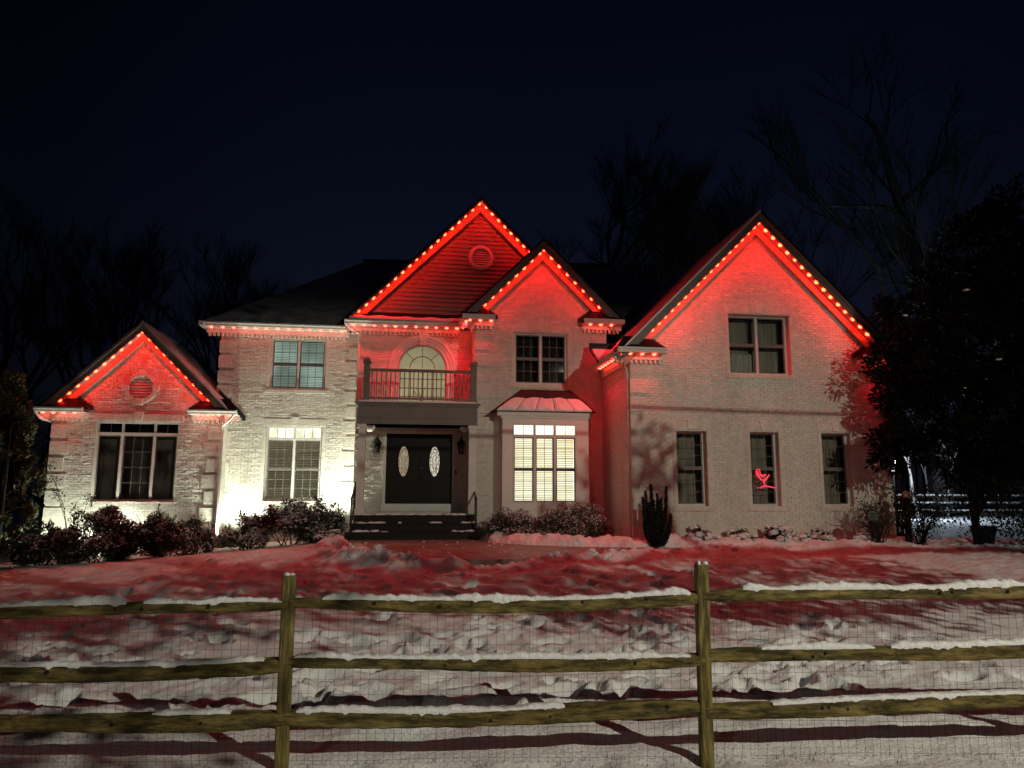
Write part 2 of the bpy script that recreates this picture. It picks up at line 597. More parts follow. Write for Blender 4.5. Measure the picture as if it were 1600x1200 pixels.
track(-4.0, 7.4, -0.4, 6.6, 12)
track(-3.0, 9.0, 0.2, 7.6, 11)
track(1.2, 5.9, 3.3, 6.3, 8)
track(2.4, 10.5, 4.6, 11.6, 7)
track(-2.2, 5.7, 0.8, 5.9, 9)
track(0.6, 3.55, 1.2, 3.6, 2, 0.05)
for i in range(110):
    prints.append((pr.uniform(-4.5, 5.5), pr.uniform(5.6, 8.2), pr.uniform(0, 3.1), pr.uniform(0.5, 1.1)))
for i in range(90):
    prints.append((pr.uniform(-6, 6), pr.uniform(8, 12.5), pr.uniform(0, 3.1), pr.uniform(0.6, 1.2)))

def snow_h(x, y):
    z = base_h(x, y)
    z = z + 0.07 * vnoise(x * 0.45, y * 0.45, 3) * sstep(3.5, 5.5, y)
    yard = sstep(5.2, 5.9, y) * (1 - sstep(19, 22, y))
    z = z + yard * (0.028 * fbm(x * 1.2, y * 1.5, 5, 2) + 0.028 * fbm(x * 4.6, y * 4.2, 9, 3))
    tram = np.clip(vnoise(x * 0.55 + 4, y * 0.8, 21) * 2.2 + 0.45, 0, 1)
    z = z + yard * tram * 0.038 * (np.abs(fbm(x * 4.6, y * 4.4, 31, 3)) * 1.5 - 0.35)
    z = z + yard * (0.4 + tram) * 0.028 * fbm(x * 12, y * 10, 35, 2)
    far = sstep(8.5, 11, y) * (1 - sstep(18.5, 19.5, y))
    z = z + far * 0.075 * fbm(x * 4.2, y * 3.6, 41, 4) + far * 0.05 * np.abs(fbm(x * 7.5, y * 6.0, 47, 2))
    # the verge on the near side of the fence: smooth, with a low ridge along the wire
    yf = 4.61 - 0.1 * x
    z = z + 0.012 * fbm(x * 1.6, y * 1.6, 55, 4) * (1 - yard)
    z = z - 0.05 * np.exp(-((y - yf) / 0.10) ** 2) * (0.5 + vnoise(x * 6, y * 2, 60))
    z = z + 0.06 * fbm(x * 3.0, y * 5.0, 91, 4) * np.exp(-((y - yf - 0.75) / 0.62) ** 2)
    z = z + 0.06 * np.exp(-((y - yf - 0.55) / 0.22) ** 2) * (0.6 + 1.4 * vnoise(x * 1.1, y * 1.5, 61))
    z = z + 0.045 * np.exp(-((y - yf - 1.35) / 0.25) ** 2) * (0.4 + 1.8 * vnoise(x * 0.9 + 3, y, 62))
    for (px, py, a, s) in prints:
        m = (np.abs(x - px) < 0.5) & (np.abs(y - py) < 0.5)
        if not m.any():
            continue
        dx, dy = x[m] - px, y[m] - py
        u = (dx * math.cos(a) + dy * math.sin(a)) / (0.17 * s)
        v = (-dx * math.sin(a) + dy * math.cos(a)) / (0.085 * s)
        q = u * u + v * v
        z[m] += -0.10 * s * np.exp(-q * q * q * 0.8) + 0.028 * np.exp(-((np.sqrt(q) - 1.45) / 0.35) ** 2)
    lump = 0.75 + 0.9 * fbm(x * 2.3, y * 2.3, 71, 3)
    fine = 0.05 * fbm(x * 7, y * 7, 77, 2)
    d = seg_d(x, y, BANK_L)
    z = z + 0.25 * np.exp(-(d / 0.40) ** 2) * lump + fine * np.exp(-(d / 0.6) ** 2)
    d = seg_d(x, y, BANK_F)
    z = z + 0.13 * np.exp(-(d / 0.42) ** 2) * lump + fine * np.exp(-(d / 0.6) ** 2)
    d = seg_d(x, y, BANK_R)
    z = z + 0.22 * np.exp(-(d / 0.45) ** 2) * (0.8 + 0.8 * fbm(x * 1.6, y * 1.6, 81, 2))
    d = seg_d(x, y, BED)
    z = z + 0.13 * np.exp(-(d / 0.42) ** 2) * lump
    # hollow at the slab's bare front edge
    z = z - 0.12 * np.exp(-(((x - 1.25) / 1.1) ** 2 + ((y - 13.75) / 0.34) ** 2))
    # the cleared walkway
    w = in_poly(x, y, WALK)
    z = np.where(w, np.minimum(z, WALK_Z - 0.10), z)
    return z
def axis(parts):
    out = []
    for a, b, st in parts:
        n = max(1, int(round((b - a) / st)))
        out += list(np.linspace(a, b, n, endpoint=False))
    out.append(parts[-1][1])
    return np.array(out)
gxs = axis([(-600, -60, 60), (-60, -24, 4), (-24, -12, 0.5), (-12, -5, 0.085), (-5, 6.5, 0.042), (6.5, 18, 0.085), (18, 34, 0.8), (34, 80, 5), (80, 600, 60)])
gys = axis([(-200, -20, 30), (-20, 2, 1.5), (2, 3.0, 0.1), (3.0, 8.6, 0.036), (8.6, 13, 0.055), (13, 20.0, 0.062), (20.0, 24, 0.4), (24, 60, 2.5), (60, 900, 60)])
GX, GY = np.meshgrid(gxs, gys)
GZ = snow_h(GX.ravel(), GY.ravel())
nx, ny = len(gxs), len(gys)
ii = (np.arange(ny - 1)[:, None] * nx + np.arange(nx - 1)[None, :]).ravel()
me = raw_mesh('snowy_ground', np.column_stack([GX.ravel(), GY.ravel(), GZ]), np.column_stack([ii, ii + 1, ii + nx + 1, ii + nx]), [M['snow']], smooth=True)
put(bpy.data.objects.new('snowy_ground', me), kind='structure')

wk = MB()
poly = [Vector((x, y, WALK_Z)) for x, y in WALK]
wk.prism([(p.x, p.y, WALK_Z - 0.16) for p in poly], (0, 0, 0.16))
wk.build('walkway', M['concrete'], kind='structure')
jt = MB()
for (xa, ya, xb, yb) in ((2.6, 17.5, 3.2, 14.5), (-1.3, 16.5, 1.9, 16.7)):
    d = Vector((xb - xa, yb - ya, 0)).normalized()
    n = Vector((-d.y, d.x, 0)) * 0.012
    a, b = Vector((xa, ya, WALK_Z + 0.004)), Vector((xb, yb, WALK_Z + 0.004))
    jt.poly([a - n, b - n, b + n, a + n])
jt.build('walkway_joint', M['ink'], kind='structure')

# loose lumps of shovelled snow
cl = MB()
cr = random.Random(5)
for pts, n in ((BANK_L, 60), (BANK_F, 80), (BANK_R, 14)):
    for i in range(n):
        k = cr.randrange(len(pts) - 1)
        t = cr.random()
        x = pts[k][0] + (pts[k + 1][0] - pts[k][0]) * t + cr.gauss(0, 0.22)
        y = pts[k][1] + (pts[k + 1][1] - pts[k][1]) * t + cr.gauss(0, 0.22)
        z = float(snow_h(np.array([x]), np.array([y]))[0])
        r = cr.uniform(0.025, 0.085)
        cl.blob((x, y, z + r * 0.2), r, r * 0.7, cr, 0.3)
for i in range(50):
    x, y = cr.uniform(-1.2, 2.4), cr.uniform(14.4, 18.6)
    if in_poly(np.array([x]), np.array([y]), WALK)[0]:
        r = cr.uniform(0.012, 0.035)
        cl.blob((x, y, WALK_Z + r * 0.3), r, r * 0.7, cr, 0.3)
cl.build('snow_lumps', M['snow'], kind='stuff', label='small lumps of shovelled snow along the walkway', smooth=False)

# dead grass poking through at the fence line
def blades(name, pts_fn, n, ln, wd, m, kind='stuff'):
    g = random.Random(n)
    V, F = [], []
    for i in range(n):
        x, y, z = pts_fn(g)
        a = g.uniform(0, 6.28)
        l = ln * g.uniform(0.4, 1.2)
        t = g.uniform(0.2, 1.0)
        dx, dy = math.cos(a), math.sin(a)
        b = len(V)
        V += [(x - dy * wd, y + dx * wd, z), (x + dy * wd, y - dx * wd, z), (x + dx * l * t, y + dy * l * t, z + l * (1.1 - t * 0.7))]
        F.append((b, b + 1, b + 2))
    return put(bpy.data.objects.new(name, raw_mesh(name, V, F, [m])), kind=kind)
def along_fence(g):
    x = g.uniform(-3.4, 4.6)
    if g.random() < 0.6:
        x = round(x * 1.6 + g.gauss(0, 0.2)) / 1.6 + g.gauss(0, 0.12)
    y = 4.61 - 0.1 * x + g.gauss(0.0, 0.05)
    return x, y, float(snow_h(np.array([x]), np.array([y]))[0]) - 0.012
blades('dead_grass', along_fence, 900, 0.055, 0.0035, M['drygrass'])
# ------------------------------------------------------------------ the house
YL, YA, YB, YC, YD = 21.5, 22.25, 21.3, 20.05, 17.3
house = thing('house', 'two-storey white painted brick house with four gables edged in red lights', 'house', (1.3, 20.0, 0.3))
CH, CL = 0.0677, 0.2032       # brick course height and length with joint

def front(Y):
    return lambda u, z, d: (u, Y - d, z)
def side_left(X):             # a wall that faces -X, u runs along Y
    return lambda u, z, d: (X - d, u, z)
def rect_hole(x0, x1, z0, z1):
    return ((lambda z: (x0, x1) if z0 < z < z1 else None), [z0, z1])
def round_hole(cx, cz, r):
    return ((lambda z: (cx - math.sqrt(max(0, r * r - (z - cz) ** 2)), cx + math.sqrt(max(0, r * r - (z - cz) ** 2))) if abs(z - cz) < r else None),
            [cz + r * math.sin(R(a)) for a in range(-90, 91, 15)])

bricks = MB()
near_bricks = []
def wall(P, span, z0, z1, holes=(), brick=True, breaks=(), mm='mortar', collect=False, seed=1):
    g = random.Random(seed)
    mb = MB()
    zs = sorted(set([z0, z1] + [b for b in breaks if z0 < b < z1] + [z for h in holes for z in h[1] if z0 < z < z1]))
    for za, zb in zip(zs[:-1], zs[1:]):
        e = 1e-5
        la, ra = span(za + e)
        lb, rb = span(zb - e)
        cuts = sorted([h[0]((za + zb) / 2) for h in holes if h[0]((za + zb) / 2)])
        edges = [(la, lb)]
        for (h0, h1) in cuts:
            edges += [(h0, h0), (h1, h1)]
        edges.append((ra, rb))
        for i in range(0, len(edges), 2):
            (a0, a1), (b0, b1) = edges[i], edges[i + 1]
            if b0 - a0 > 1e-4 or b1 - a1 > 1e-4:
                mb.poly([P(a0, za, 0), P(b0, za, 0), P(b1, zb, 0), P(a1, zb, 0)])
    w = mb.build('wall', M[mm], house)
    if brick:
        k = 0
        z = z0
        while z + CH < z1 + 0.01:
            zl, zh = z + 0.005, z + CH - 0.005
            zm = (zl + zh) / 2
            l, r = span(zm)
            l2, r2 = span(min(zh, z1 - 1e-4))
            l, r = max(l, l2), min(r, r2)
            cuts = sorted([h[0](zm) for h in holes if h[0](zm)])
            iv = []
            a = l
            for (h0, h1) in cuts:
                iv.append((a, h0))
                a = h1
            iv.append((a, r))
            off = (k % 2) * CL / 2 + g.uniform(-0.004, 0.004)
            for (a, b) in iv:
                n0 = math.floor((a - off) / CL)
                u = off + n0 * CL
                while u < b:
                    ua, ub = max(u + 0.005, a), min(u + CL - 0.005, b)
                    if ub - ua > 0.03:
                        d = 0.012 + g.uniform(-0.0032, 0.0032)
                        if g.random() < 0.06:
                            d += 0.004
                        if collect and ub - ua > 0.15:
                            near_bricks.append((P(ua, zl, 0), P(ub, zh, 0), d, g.uniform(-0.06, 0.06), g.uniform(-0.03, 0.03), w))
                        else:
                            hsh = math.sin(k * 12.9898 + math.floor(u / 0.52 + k * 0.37) * 78.233 + seed) * 43758.5453
                            hsh -= math.floor(hsh)
                            tl = (hsh - 0.5) * 0.0052 + g.uniform(-0.0015, 0.0015)
                            dj = [max(0.003, d + 0.002 + g.uniform(-0.003, 0.003) + q_) for q_ in (-tl, -tl, tl, tl)]
                            bricks.add([P(ua, zl, -0.002), P(ub, zl, -0.002), P(ub, zh, -0.002), P(ua, zh, -0.002),
                                        P(ua, zl, dj[0]), P(ub, zl, dj[1]), P(ub, zh, dj[2]), P(ua, zh, dj[3])],
                                       [(4, 5, 6, 7), (0, 1, 5, 4), (1, 2, 6, 5), (2, 3, 7, 6), (3, 0, 4, 7)])
                    u += CL
            z += CH
            k += 1
    return w

def flat(l, r):
    return lambda z: (l, r)
def gable(l, r, ze, cx, za):
    def f(z):
        if z <= ze:
            return (l, r)
        t = (z - ze) / (za - ze)
        return (l + (cx - l) * t, r + (cx - r) * t)
    return f

# --- windows ---------------------------------------------------------
def window(x0, x1, z0, z1, Y, units, back, tz=None, mun=(3, 2), dh=True, tmun=2, slat=None, tback=None, fm='frame', mm='frame',
           lintel=0.2, key=True, surround=True, mun_units=None, label=None, depth=0.08, half_curtain=False, reveal=True, pitch=0.05, sg=True):
    fw = 0.055
    fr = MB()
    y0, y1 = Y + depth - 0.03, Y + depth + 0.05
    if reveal:
        for (a, b, c, d) in ((x0 - 0.015, z0, x0, z1), (x1, z0, x1 + 0.015, z1)):
            fr.box(a, Y - 0.008, b, c, y1 + 0.05, d, 1)
        fr.box(x0 - 0.015, Y - 0.008, z1, x1 + 0.015, y1 + 0.05, z1 + 0.015, 1)
        fr.box(x0 - 0.015, Y - 0.012, z0 - 0.015, x1 + 0.015, y1 + 0.05, z0, 1)
    fr.box(x0, y0, z0, x0 + fw, y1, z1)
    fr.box(x1 - fw, y0, z0, x1, y1, z1)
    fr.box(x0 + fw, y0, z1 - fw, x1 - fw, y1, z1)
    fr.box(x0 + fw, y0, z0, x1 - fw, y1, z0 + fw)
    top = z1 - fw
    if tz:
        fr.box(x0 + fw, y0 - 0.01, tz - 0.04, x1 - fw, y1, tz + 0.04)
    win = fr.build('window', [M[fm], M['brick']], house, label=label)
    lo_top = (tz - 0.04) if tz else top
    mw = 0.012
    mb = MB()
    sash = MB()
    inner0, inner1 = x0 + fw, x1 - fw
    for i, (ua, ub) in enumerate(units):
        a = inner0 + (inner1 - inner0) * ua
        b = inner0 + (inner1 - inner0) * ub
        if ub < 0.999:
            fr2 = MB()
            fr2.box(b - 0.035, y0 - 0.006, z0 + fw, b + 0.035, y1, top if not tz else lo_top)
            fr2.build('mullion', M[fm], win)
            if tz:
                fr3 = MB()
                fr3.box(b - 0.03, y0 - 0.004, tz + 0.04, b + 0.03, y1, top)
                fr3.build('mullion', M[fm], win)
        a2 = a + (0.035 if ua > 0.001 else 0)
        b2 = b - (0.035 if ub < 0.999 else 0)
        zb = z0 + fw
        sw = 0.028
        rows = []
        nmx, nmy = mun if (mun_units is None or i in mun_units) else (1, 1)
        if dh:
            zm = (zb + lo_top) / 2
            sections = [(zb, zm - 0.018), (zm + 0.018, lo_top)]
            sash.box(a2, Y + depth - 0.012, zm - 0.02, b2, Y + depth + 0.045, zm + 0.02)
        else:
            sections = [(zb, lo_top)]
        for (sa, sb) in sections:
            sash.box(a2, Y + depth - 0.008, sa, a2 + sw, Y + depth + 0.04, sb)
            sash.box(b2 - sw, Y + depth - 0.008, sa, b2, Y + depth + 0.04, sb)
            sash.box(a2 + sw, Y + depth - 0.008, sa, b2 - sw, Y + depth + 0.04, sa + sw)
            sash.box(a2 + sw, Y + depth - 0.008, sb - sw, b2 - sw, Y + depth + 0.04, sb)
            rows.append((a2 + sw, b2 - sw, sa + sw, sb - sw, nmx, nmy))
        if tz:
            rows.append((a2 + 0.01, b2 - 0.01, tz + 0.045, top - 0.005, tmun, 1))
        for (pa, pb, za, zc, nx_, ny_) in rows:
            for ix in range(nx_):
                for iz in range(ny_):
                    q0, q1 = pa + (pb - pa) * ix / nx_, pa + (pb - pa) * (ix + 1) / nx_
                    w0, w1 = za + (zc - za) * iz / ny_, za + (zc - za) * (iz + 1) / ny_
                    pm = MB()
                    j = rnd.uniform(-0.0012, 0.0012)
                    pm.poly([(q0, Y + depth + 0.02 + j, w0), (q1, Y + depth + 0.02 - j, w0), (q1, Y + depth + 0.02 - j, w1), (q0, Y + depth + 0.02 + j, w1)])
                    pm.build('pane', M['glass'], win)
            for ix in range(1, nx_):
                u = pa + (pb - pa) * ix / nx_
                mb.box(u - mw / 2, Y + depth + 0.004, za, u + mw / 2, Y + depth + 0.017, zc)
            for iz in range(1, ny_):
                w = za + (zc - za) * iz / ny_
                mb.box(pa, Y + depth + 0.006, w - mw / 2, pb, Y + depth + 0.015, w + mw / 2)
    sash.build('sash', M['sashgrey' if mm == 'frame' and sg else mm], win)
    if mb.f:
        mb.build('muntins', M['muntin' if mm == 'frame' else mm], win)
    # what is behind the glass
    rb = MB()
    yb = Y + depth + 0.30
    rb.poly([(x0, yb, z0), (x1, yb, z0), (x1, yb, lo_top + 0.02), (x0, yb, lo_top + 0.02)])
    rb.build('interior', M[back], win)
    if tz:
        tb = MB()
        tb.poly([(x0, yb, lo_top + 0.02), (x1, yb, lo_top + 0.02), (x1, yb, z1), (x0, yb, z1)])
        tb.build('interior', M[tback or back], win)
    sb_ = MB()
    for (a, b) in ((x0 - 0.01, x0), (x1, x1 + 0.01)):
        sb_.box(a, y1 + 0.06, z0, b, yb, z1)
    sb_.box(x0, y1 + 0.06, z1, x1, yb, z1 + 0.01)
    sb_.box(x0, y1 + 0.06, z0 - 0.01, x1, yb, z0)
    sb_.build('interior_reveal', M['white' if slat else 'room_dark'], win)
    if half_curtain:
        for i, (ua, ub) in enumerate(units[:1]):
            c = MB()
            a = inner0 + (inner1 - inner0) * ua + 0.05
            b = inner0 + (inner1 - inner0) * ub - 0.05
            n = 14
            zt = z0 + (z1 - z0) * 0.36
            pts = [(a + (b - a) * k / n, Y + depth + 0.13 + 0.025 * math.sin(k * 1.9)) for k in range(n + 1)]
            for (p, q) in zip(pts[:-1], pts[1:]):
                c.poly([(p[0], p[1], z0 + 0.03), (q[0], q[1], z0 + 0.03), (q[0], q[1], zt + 0.02 * math.sin(q[0] * 30)), (p[0], p[1], zt + 0.02 * math.sin(p[0] * 30))])
            c.build('curtain', M['pale_curtain'], win)
    if slat:
        for (ua, ub) in units:
            a = inner0 + (inner1 - inner0) * ua + 0.03
            b = inner0 + (inner1 - inner0) * ub - 0.03
            sl = MB()
            z = z0 + 0.06
            tilt = 0.025
            while z < lo_top - 0.02:
                jz = rnd.uniform(-0.004, 0.004)
                j2 = rnd.uniform(-0.004, 0.004)
                tl = tilt * rnd.uniform(0.75, 1.1)
                y = Y + depth + 0.12
                sl.add([(a, y - tl * 0.5, z - tl * 0.62 + jz), (b, y - tl * 0.5, z - tl * 0.62 + j2), (b, y + tl * 0.5, z + tl * 0.62 + j2), (a, y + tl * 0.5, z + tl * 0.62 + jz)], [(0, 1, 2, 3)])
                z += pitch
            sl.box(a, y - 0.02, z0 + 0.015, b, y + 0.02, z0 + 0.04)
            sl.build('blind_slats', M[slat], win, kind='stuff')
    if lintel:
        lm = MB()
        a, b = x0 - 0.11, x1 + 0.11
        n = max(3, int((b - a) / 0.068))
        ww = (b - a) / n
        cxk = (x0 + x1) / 2
        for k in range(n):
            u0 = a + k * ww
            if key and abs(u0 + ww / 2 - cxk) < 0.11:
                continue
            lm.box(u0 + 0.003, Y - 0.030 + rnd.uniform(-0.002, 0.002), z1 + 0.016, u0 + ww - 0.003, Y + 0.02, z1 + lintel - 0.005)
        lm.box(a, Y - 0.022, z1 + 0.0155, b, Y + 0.02, z1 + lintel - 0.008)
        lm.build('lintel', M['brick'], win)
        if key:
            km = MB()
            km.prism([(cxk - 0.085, Y - 0.052, z1 + 0.02), (cxk + 0.085, Y - 0.052, z1 + 0.02), (cxk + 0.125, Y - 0.052, z1 + lintel + 0.06), (cxk - 0.125, Y - 0.052, z1 + lintel + 0.06)], (0, 0.07, 0))
            km.build('keystone', M['brick'], win)
    if surround:
        n = max(4, int((z1 - z0) / 0.0677))
        hh = (z1 - z0 + 0.016) / n
        for (a, b) in ((x0 - 0.11, x0 - 0.015), (x1 + 0.015, x1 + 0.11)):
            sm = MB()
            for k in range(n):
                sm.box(a, Y - 0.027 + rnd.uniform(-0.002, 0.002), z0 + k * hh + 0.003, b, Y + 0.01, z0 + (k + 1) * hh - 0.003)
            sm.build('brick_surround', M['brick'], win, kind='stuff')
        s2 = MB()
        a, b = x0 - 0.14, x1 + 0.14
        n = int((b - a) / 0.068)
        ww = (b - a) / n
        for k in range(n):
            s2.box(a + k * ww + 0.003, Y - 0.048 + rnd.uniform(-0.002, 0.002), z0 - 0.115, a + (k + 1) * ww - 0.003, Y + 0.02, z0 - 0.02)
        s2.build('sill', M['brick'], win)
    return win

two = [(0, 0.5), (0.5, 1)]
one = [(0, 1)]

# --- wall L ---
LX0, LX1, LCX = -10.03, -5.50, -7.76
holesL = [rect_hole(-8.89, -6.66, 1.20, 3.45), round_hole(-7.78, 4.43, 0.40)]
wall(front(YL), gable(LX0, LX1, 3.66, LCX, 3.66 + (LX1 - LX0) / 2), -0.5, 5.92, holesL, breaks=(3.66,), seed=2)
wall(side_left(LX0), flat(YL, 26), -0.5, 3.66, (), brick=False, mm='brick')
wall(lambda u, z, d: (LX1 + d, u, z), flat(YL, YA), -0.5, 3.66, (), brick=False, mm='brick')
window(-8.89, -6.66, 1.20, 3.45, YL, [(0, 0.30), (0.30, 0.71), (0.71, 1)], 'room_screen', tz=3.10, mun=(3, 4), dh=False, tmun=2, mun_units=(1,), tback='room_dark', lintel=0.22, surround=False)
# --- wall A ---
AX0, AX1 = -5.87, -1.70
holesA = [rect_hole(-4.38, -2.74, 4.58, 6.15), rect_hole(-4.39, -2.75, 1.22, 3.45)]
wall(front(YA), flat(AX0, AX1), -0.3, 6.40, holesA, seed=3)
wall(side_left(AX0), flat(YA, 32), -0.3, 6.40, (), brick=False, mm='brick')
window(-4.38, -2.74, 4.58, 6.15, YA, two, 'room_teal', mun=(3, 2), slat='slat_teal', lintel=0, mm='sash', surround=True, fm='frame')
window(-4.39, -2.75, 1.22, 3.45, YA, two, 'room_dim', tz=3.07, mun=(3, 3), dh=True, tmun=3, slat='slat_dim', tback='room_transom', lintel=0.22)
# --- wall B ---
BX0, BX1 = -1.70, 1.72
arch = ((lambda z: (0.22 - 0.73, 0.22 + 0.73) if 4.05 < z < 5.18 else ((0.22 - math.sqrt(max(0, 0.73 ** 2 - (z - 5.18) ** 2)), 0.22 + math.sqrt(max(0, 0.73 ** 2 - (z - 5.18) ** 2))) if 5.18 <= z < 5.91 else None)),
        [4.05, 5.18] + [5.18 + 0.73 * math.sin(R(a)) for a in range(9, 91, 9)])
holesB = [arch, rect_hole(-0.87, 1.26, 0.93, 3.30)]
wall(front(YB), flat(BX0, BX1), 0.2, 6.40, holesB, seed=4)
wall(side_left(BX0), flat(YB, YA), 0.0, 6.40, (), brick=False, mm='brick')
# --- wall C ---
CX0, CX1, CCX = 1.72, 5.60, 3.66
holesC = [rect_hole(2.84, 4.41, 4.59, 6.11), rect_hole(2.60, 4.74, 1.1, 3.5)]
wall(front(YC), gable(CX0, CX1, 6.40, CCX, 6.40 + (CX1 - CX0) / 2), 0.2, 8.33, holesC, breaks=(6.40,), seed=5)
wall(side_left(CX0), flat(YC, YB), 0.2, 6.40, (), seed=6)
wall(lambda u, z, d: (CX1 + d, u, z), flat(YC, 26), 3.0, 6.40, (), brick=False, mm='brick')
window(2.84, 4.41, 4.59, 6.11, YC, two, 'room_red', mun=(3, 2), lintel=0.2)
# --- wall D ---
DX0, DX1, DCX = 5.45, 12.48, 8.97
D_WIN = [(6.62, 7.42), (8.60, 9.38), (10.58, 11.39)]
holesD = [rect_hole(8.14, 9.84, 4.60, 6.21)] + [rect_hole(a, b, 1.19, 3.11) for a, b in D_WIN]
wD = wall(front(YD), gable(DX0, DX1, 5.02, DCX, 5.02 + (DX1 - DX0) / 2), 0.1, 8.53, holesD, breaks=(5.02,), collect=True, seed=7)
wall(side_left(DX0), flat(YD, YC), 0.1, 5.02, (), seed=8)
wall(lambda u, z, d: (DX1 + d, u, z), flat(YD, 28), 0.1, 5.02, (), brick=False, mm='brick')
window(8.14, 9.84, 4.60, 6.21, YD, two, 'room_curtain', mun=(1, 1), lintel=0.25, half_curtain=True, depth=0.20)
for (a, b) in D_WIN:
    window(a, b, 1.19, 3.11, YD, one, 'room_curtain', mun=(3, 3), lintel=0.2, depth=0.19, mm='frame')

# individual bricks: the nearest ones on the right wing; the rest stay one mass
def dist2(n):
    c = [(n[0][i] + n[1][i]) / 2 for i in range(3)]
    return c[0] ** 2 + c[1] ** 2 + (c[2] - 1.65) ** 2
near_bricks.sort(key=dist2)
bm_ = MB()
hl, hh = (CL - 0.01) / 2, (CH - 0.01) / 2
bm_.box(-hl, -0.011, -hh, hl, 0.004, hh)
brick_mesh = bm_.mesh('brick', [M['brick']])
for k, (p, q, d, rx, rz, w) in enumerate(near_bricks):
    c = ((p[0] + q[0]) / 2, p[1] - (d - 0.011), (p[2] + q[2]) / 2)
    if k < 300:
        o = bpy.data.objects.new('brick', brick_mesh)
        put(o, w)
        o.location = c
        o.rotation_euler = (rx, 0, rz)
        o.scale = ((q[0] - p[0]) / (2 * hl), 1, 1)
    else:
        x0_, x1_, z0_, z1_ = p[0], q[0], p[2], q[2]
        y = p[1]
        t = [d - 0.05 * rz + rx * 0.06, d + 0.05 * rz + rx * 0.06, d + 0.05 * rz - rx * 0.06, d - 0.05 * rz - rx * 0.06]
        t = [max(0.002, q_) for q_ in t]
        bricks.add([(x0_, y + 0.002, z0_), (x1_, y + 0.002, z0_), (x1_, y + 0.002, z1_), (x0_, y + 0.002, z1_),
                    (x0_, y - t[0], z0_), (x1_, y - t[1], z0_), (x1_, y - t[2], z1_), (x0_, y - t[3], z1_)],
                   [(4, 5, 6, 7), (0, 1, 5, 4), (1, 2, 6, 5), (2, 3, 7, 6), (3, 0, 4, 7)])
bricks.build('brickwork', M['brick'], house, kind='stuff')

# a core that keeps the inside dark
core = MB()
core.box(AX0 + 0.2, YA + 1.2, 0.0, 5.4, 31.9, 6.2)
core.box(LX0 + 0.2, YL + 1.2, -0.4, LX1 - 0.1, 25.8, 3.4)
core.box(DX0 + 0.3, YD + 1.2, 0.2, DX1 - 0.2, 27.8, 4.9)
core.box(BX0 + 0.1, YB + 0.9, 0.2, 1.6, YA + 1.3, 6.2)
core.box(CX0 + 0.2, YC + 0.9, 0.2, CX1 - 0.3, YA + 1.3, 6.2)
core.build('inner_wall', M['room_dark'], house)

# --- quoins ---
def quoins(x, Y, z0, z1, s, first=0):
    """corner blocks, s=+1 when they run to the right of the corner"""
    k = first
    z = z0
    while z + 0.36 < z1:
        w = 0.46 if k % 2 == 0 else 0.36
        mb = MB()
        b = 0.012
        xa, xb = (x - 0.028, x + w) if s > 0 else (x - w, x + 0.028)
        nb = 5
        for q in range(nb):
            za = z + 0.36 * q / nb + 0.003
            zb = z + 0.36 * (q + 1) / nb - 0.003
            mb.box(xa + rnd.uniform(0, 0.003), Y - 0.040 + rnd.uniform(-0.002, 0.002), za, xb, Y + 0.05, zb)
        mb.box(xa + 0.006, Y - 0.033, z, xb - 0.004, Y + 0.045, z + 0.36)
        mb.build('quoin', M['brick'], house)
        z += 0.46
        k += 1
quoins(LX0, YL, -0.25, 3.5, 1)
quoins(LX1, YL, -0.25, 3.5, -1)
quoins(AX0, YA, 0.15, 6.25, 1)
quoins(AX1 - 0.001, YA - 0.0, 0.5, 6.2, -1)
quoins(CX0, YC, 0.5, 6.2, 1)
quoins(DX0, YD, 0.35, 4.85, 1)
quoins(DX1, YD, 0.35, 4.85, -1)
quoins(BX0, YB, 4.1, 6.2, 1)

# --- gables: rake boards, soffits, friezes, roof slabs ---
def rake(cx, za, hw, Y, ov, sl=1.0, wid=0.19, sides=(-1, 1), fr=0.17, hidden=None, fm='taupe'):
    vo = wid * math.sqrt(1 + sl * sl)
    for s in sides:
        A, B = (cx, za), (cx + s * hw, za - hw * sl)
        f = MB()
        f.prism([(A[0], Y - ov, A[1]), (B[0], Y - ov, B[1]), (B[0], Y - ov, B[1] - vo * 0.55), (cx + s * (hw - vo * 0.45 / sl), Y - ov, B[1] - vo + vo * 0.45), (A[0], Y - ov, A[1] - vo)], (0, 0.035, 0))
        f.build('rake_board', M[fm], house)
        c = MB()
        mh = min(0.07, vo * 0.6)
        c.prism([(A[0], Y - ov - 0.035, A[1] + 0.002), (B[0], Y - ov - 0.035, B[1] + 0.002), (B[0], Y - ov - 0.035, B[1] - mh), (A[0], Y - ov - 0.035, A[1] - mh)], (0, 0.033, 0))
        c.build('rake_moulding', M[fm], house)
        sf = MB()
        e = hw - vo * 0.45 / sl
        sf.prism([(cx, Y - ov + 0.036, za - vo + 0.01), (cx + s * e, Y - ov + 0.036, za - e * sl - vo + 0.01), (cx + s * e, Y + 0.01, za - e * sl - vo + 0.01), (cx, Y + 0.01, za - vo + 0.01)], (0, 0, 0.02))
        sf.build('soffit', M['soffit'], house)
        fv = fr * math.sqrt(1 + sl * sl)
        fz = MB()
        fz.prism([(cx, Y - 0.115, za - vo), (cx + s * e, Y - 0.115, za - e * sl - vo), (cx + s * e, Y - 0.115, za - e * sl - vo - fv), (cx, Y - 0.115, za - vo - fv)], (0, 0.115, 0))
        fz.build('frieze_board', M['soffit'], house)

